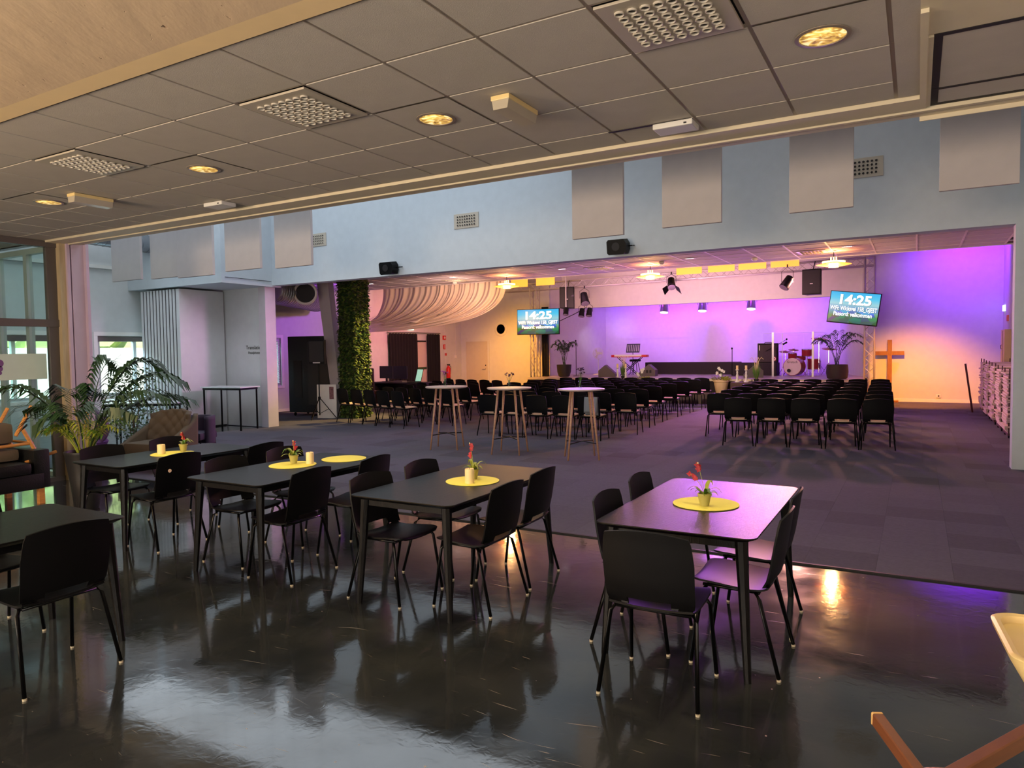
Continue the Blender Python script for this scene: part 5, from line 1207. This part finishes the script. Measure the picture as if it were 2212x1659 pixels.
# planters, candlesticks, grass
def planter(x, y, z, label, fl=True, h=.40, r=.24):
    t = thing('flower_planter', label, 'planter', (x, y, z), 0, 'cream planters before the stage'); MB().lathe([(r*.62,0),(r*.66,.01),(r*.92,h*.86),(r,h*.87),(r,h),(r*.9,h),(r*.85,h*.9),(.0001,h*.9)], 28).build('pot', TERR, t, smooth=2)
    m = MB(); rd = random.Random(int(x*10))
    for k in range(420):
        a = rd.uniform(0,2*pi); q = r*1.15*rd.random()**.5; p = Vector((q*cos(a), q*sin(a), h-.02+rd.uniform(0,.1))); d = Vector((cos(a)*.6, sin(a)*.6, rd.uniform(.2,1)))*.06; m.leaf(p, p+d, .025, (rd.random(),.3,.5))
    o = m.build('foliage', LEAFY, t, recalc=False); o['kind'] = 'stuff'
    T([(0,0,h),(.02,0,h+.15),(-.03,0,h+.33)], .006, 5).build('stem', GREEN, t)
    for k in range(7):
        c = Vector((-.03+rd.uniform(-.11,.11), rd.uniform(-.04,.04), h+.15+.035*k)); m = MB()
        for q in range(5): a = q*2*pi/5+k; m.leaf(c, c+Vector((cos(a),-.3,sin(a)))*.055, .05, (0,1,0))
        m.build('blossom', WHITE, t, recalc=False)
planter(-5.18, 21.95, .32, 'cream planter with white orchid on the carpeted step')
planter(-7.73, 21.95, .3, 'cream planter with white orchid left of the wedge monitor, behind the chairs')
o = B(-.22, .22, -.22, .22, 0, .29, bev=.01).build('low_plinth', STAGEK, loc=(-7.73, 21.95, .008)); tag(o, 'low dark plinth under the left planter', 'plinth')
o = B(-.5, .5, -.26, .26, 0, .655, bev=.01).build('pedestal_box', mat('pedestal_brown', (74, 50, 48), .6), loc=(-4.35, 21.95, .008)); tag(o, 'brown box carrying candlesticks and tall grass at right', 'box')
o = B(-.43, .43, -.22, .22, 0, .72, bev=.01).build('pedestal_box', mat('pedestal_brown', (74, 50, 48), .6), loc=(-8.43, 21.95, .008)); tag(o, 'brown box carrying candlesticks and tall grass at left', 'box')
def candlestick(x, y, z, label):
    t = thing('candlestick', label, 'candlestick', (x, y, z), 0, 'turned cream candlesticks'); MB().lathe([(.07,0),(.07,.02),(.03,.05),(.035,.1),(.022,.13),(.04,.19),(.022,.26),(.03,.3),(.02,.33),(.055,.37),(.055,.38),(.0001,.38)], 18).build('stick', WHITE, t, smooth=2)
    MB().lathe([(.035,.38),(.035,.5),(.0001,.5)], 14).build('candle', WAX, t)
candlestick(-4.68, 21.85, .663, 'turned cream candlestick on the right box, left one'); candlestick(-4.42, 21.85, .663, 'turned cream candlestick on the right box, right one')
candlestick(-8.50, 21.85, .728, 'turned cream candlestick on the left box, left one'); candlestick(-8.22, 21.85, .728, 'turned cream candlestick on the left box, right one')
def grass(x, y, z, label, h=.62):
    t = thing('grass_pot', label, 'potted plant', (x, y, z), 0, 'tall grasses by the candlesticks'); MB().lathe([(.06,0),(.08,.1),(.075,.1),(.0001,.08)], 14).build('pot', GREYP, t, smooth=2); m = MB(); rd = random.Random(3)
    for k in range(90):
        a = rd.uniform(0,2*pi); q = rd.uniform(.02,.16); hh = h*rd.uniform(.5,1); p0 = Vector((.03*cos(a),.03*sin(a),.08)); p1 = Vector((q*cos(a),q*sin(a),hh)); m.leaf(p0, p1, .012, (0,1,0))
    o = m.build('blades', GREEN, t, recalc=False); o['kind'] = 'stuff'; m = MB()
    for k in range(4):
        a = k*1.7; m.tube([(0,0,.1),(.06*cos(a),.03,h),(.14*cos(a),.03,h+.12),(.2*cos(a),.03,h+.06)], .01, 5)
    m.build('plumes', CREAMP, t)
grass(-4.15, 21.95, .663, 'pot of tall green grass right of the right candlesticks'); grass(-8.36, 22.0, .728, 'pot of tall green grass between the left candlesticks')
# cross
t = thing('wooden_cross', 'tall wooden cross leaning at the purple and orange wall', 'cross', (-.70, 23.98, ZCARP)); B(-.06, .06, -.04, .04, .04, 1.86, bev=.004).build('upright', OAK, t); B(-.38, .38, -.045, .045, 1.40, 1.52, bev=.004).build('crossbeam', OAK, t); B(-.1, .24, -.16, .12, 0, .05, bev=.004).build('foot', OAK, t)
wallb = B(-.06, .06, -.03, 0, -.05, .05, bev=.004).build('wall_socket', WHITE, loc=(.57, YF, .2)); tag(wallb, 'white socket low on the orange lit wall', 'socket'); B(-.02,.02,-.033,-.03,-.02,.02).build('socket_hole', DARK, wallb)
# right wall fittings
wallbox('exit_sign', 23.7, 2.68, .3, .16, E_EXIT, 'lit exit sign high on the right wall', 'exit sign', XR, .05, -1)
wallbox('fire_sign', 22.9, 2.38, .3, .16, mat('orange_sign', (236, 120, 60), .5), 'orange and white sign below the right exit sign', 'sign', XR, .03, -1)
o = wallbox('wall_cabinet', 22.6, 1.62, .9, .9, mat('beige_cabinet', (224, 196, 160), .5), 'beige wall cabinet above the trolleys', 'cabinet', XR, .14, -1); B(-.146, -.14, -.02, .0, -.42, .42).build('door_gap', DARK, o); T([(-.145,.1,-.05),(-.17,.1,-.05),(-.17,.1,.05),(-.145,.1,.05)], .008, 5).build('handle', BLACKM, o)
o = wallbox('wall_screen', 20.9, 1.86, .5, .66, mat('violet_screen', (64, 44, 130), .3), 'dark violet wall screen next to the right jamb', 'screen', XR, .08, -1)
# trolleys with stacked boards
def trolley(y, label, x0=1.36, x1=1.96, seed=1, h=1.22, d=.8):
    t = thing('furniture_trolley', label, 'trolley', ((x0+x1)/2, y, ZCARP), 0, 'trolleys along the right wall'); w_ = (x1-x0)/2
    B(-w_, w_, -d/2, d/2, .12, .16).build('deck', MAROON, t)
    for sx in (-1,1):
        for sy in (-1,1):
            T([(sx*(w_-.015), sy*(d/2-.02), .12), (sx*(w_-.015), sy*(d/2-.02), h+.04)], .011, 6).build('upright', MAROON, t)
            o = MB().lathe([(.03,-.014),(.055,-.01),(.055,.01),(.03,.014)], 14).build('castor', BLACKP, t); o.rotation_euler = (0,pi/2,0); o.location = (sx*(w_-.08), sy*(d/2-.1), .056)
    rd = random.Random(seed); z = .162; n = 0
    while z < h-.05:
        th = rd.uniform(.026,.04); off = rd.uniform(-.025,.025)
        b = B(-w_-.02+off, w_-.045+off, -d/2+.01+rd.uniform(-.02,.02), d/2-.01+rd.uniform(-.02,.02), z, z+th-.006, bev=.003).build('stacked_board', PAPER, t); z += th; n += 1
for y, lb, sd in ((15.0, 'trolley of stacked cream boards nearest the right jamb', 1), (16.2, 'second trolley of stacked cream boards along the right wall', 2), (17.5, 'third trolley of stacked cream boards along the right wall', 3), (18.9, 'fourth trolley of stacked cream boards, under the violet screen', 4), (20.3, 'furthest trolley of stacked cream boards, nearest the purple wall', 5)): trolley(y, lb, seed=sd, h=1.2+.02*sd)
o = T([(1.22, 20.9, ZCARP), (1.05, 20.8, 1.22)], .022, 8).build('leaning_pole', MAROON); tag(o, 'maroon pole leaning before the furthest trolley', 'pole')
# ================================================================== HIGH CHAIRS AT LOWER RIGHT
t = thing('plastic_high_chair', 'cream high chair tray reaching in at the right picture edge', 'high chair', (.52, 2.63, 0), radians(4))
m = MB(); ring = []
def rrect(hx, hy, r, z, n=6):
    P = []
    for (sx, sy, a0) in ((1,1,0),(-1,1,pi/2),(-1,-1,pi),(1,-1,3*pi/2)):
        for k in range(n+1): a = a0+pi/2*k/n; P.append(m.bm.verts.new((sx*(hx-r)+r*cos(a), sy*(hy-r)+r*sin(a), z)))
    return P
rings = [rrect(.25,.19,.06,.70), rrect(.285,.215,.07,.765), rrect(.29,.22,.07,.785), rrect(.28,.21,.065,.79), rrect(.265,.195,.06,.785), rrect(.258,.188,.055,.765)]
for A, C in zip(rings, rings[1:]):
    n = len(A)
    for k in range(n): m.bm.faces.new((A[k], A[(k+1)%n], C[(k+1)%n], C[k]))
m.bm.faces.new(rings[0][::-1]); m.bm.faces.new(rings[-1]); m.build('tray', CREAMPL, t, smooth=2)
for v in ((-.17,-.2,-.22,-.26), (-.17,.2,-.22,.26), (.25,-.2,.40,-.26), (.25,.2,.40,.26)): T([(v[0]+.25,v[1],.55),(v[2]+.27,v[3],0)], .018, 8).build('leg', CREAMPL, t)
B(.1, .52, -.17, .17, .52, .56, bev=.015).build('seat', CREAMPL, t, smooth=2); B(.50, .54, -.17, .17, .52, .95, bev=.015).build('backrest', CREAMPL, t, smooth=2)
t = thing('wooden_high_chair', 'varnished wooden high chair cut by the lower right corner', 'high chair', (0, 0, 0))
C0 = Vector((.045, 1.755)); E1 = Vector((-.078, 2.02)); R2 = Vector((.30, 2.20))
def beam(a, b, w_, h_, nm, m_, par):
    a, b = Vector(a), Vector(b); d = (b-a).normalized(); sd_ = d.cross(Vector((0,0,1))).normalized()*w_/2; up = sd_.cross(d).normalized()*h_/2; mb = MB()
    V = [[mb.bm.verts.new(p+sd_*i+up*j) for i, j in ((-1,-1),(1,-1),(1,1),(-1,1))] for p in (a, b)]
    for k in range(4): mb.bm.faces.new((V[0][k], V[0][(k+1)%4], V[1][(k+1)%4], V[1][k]))
    mb.bm.faces.new(V[0][::-1]); mb.bm.faces.new(V[1]); es = mb.bm.edges[:]; bmesh.ops.bevel(mb.bm, geom=es, offset=.003, segments=1, affect='EDGES'); return mb.build(nm, m_, par)
zt = .715
beam((C0.x, C0.y, zt-.02), (E1.x, E1.y, zt), .028, .034, 'armrest', DKWOOD, t)
dv = (E1-C0).normalized(); o = beam((E1.x+dv.x*.001, E1.y+dv.y*.001, zt), (E1.x+dv.x*.005, E1.y+dv.y*.005, zt), .029, .035, 'end_grain', ENDG, t)
beam((C0.x-.02, C0.y-.03, zt-.0), (R2.x, R2.y, zt), .03, .04, 'armrest', DKWOOD, t)
def cb(u, v):
    a = lerp(radians(60), radians(150), u); return (.09+.11*cos(a), 1.77+.125*sin(a), zt-.02-.06*v)
MB().grid(cb, 16, 3, thick=.015).build('back_rail', mat('varnished_rail', (176, 120, 70), .3), t, smooth=True)
B(-.02, .26, 1.62, 1.9, .42, .445, bev=.006).build('seat', DKWOOD, t)
for x_, y_ in ((-.03,1.62),(.27,1.62),(-.0,1.88),(.27,1.92)): T([(x_,y_,zt-.02),(x_+(.02 if x_>0 else -.0),y_,0)], .016, 6).build('leg', DKWOOD, t)
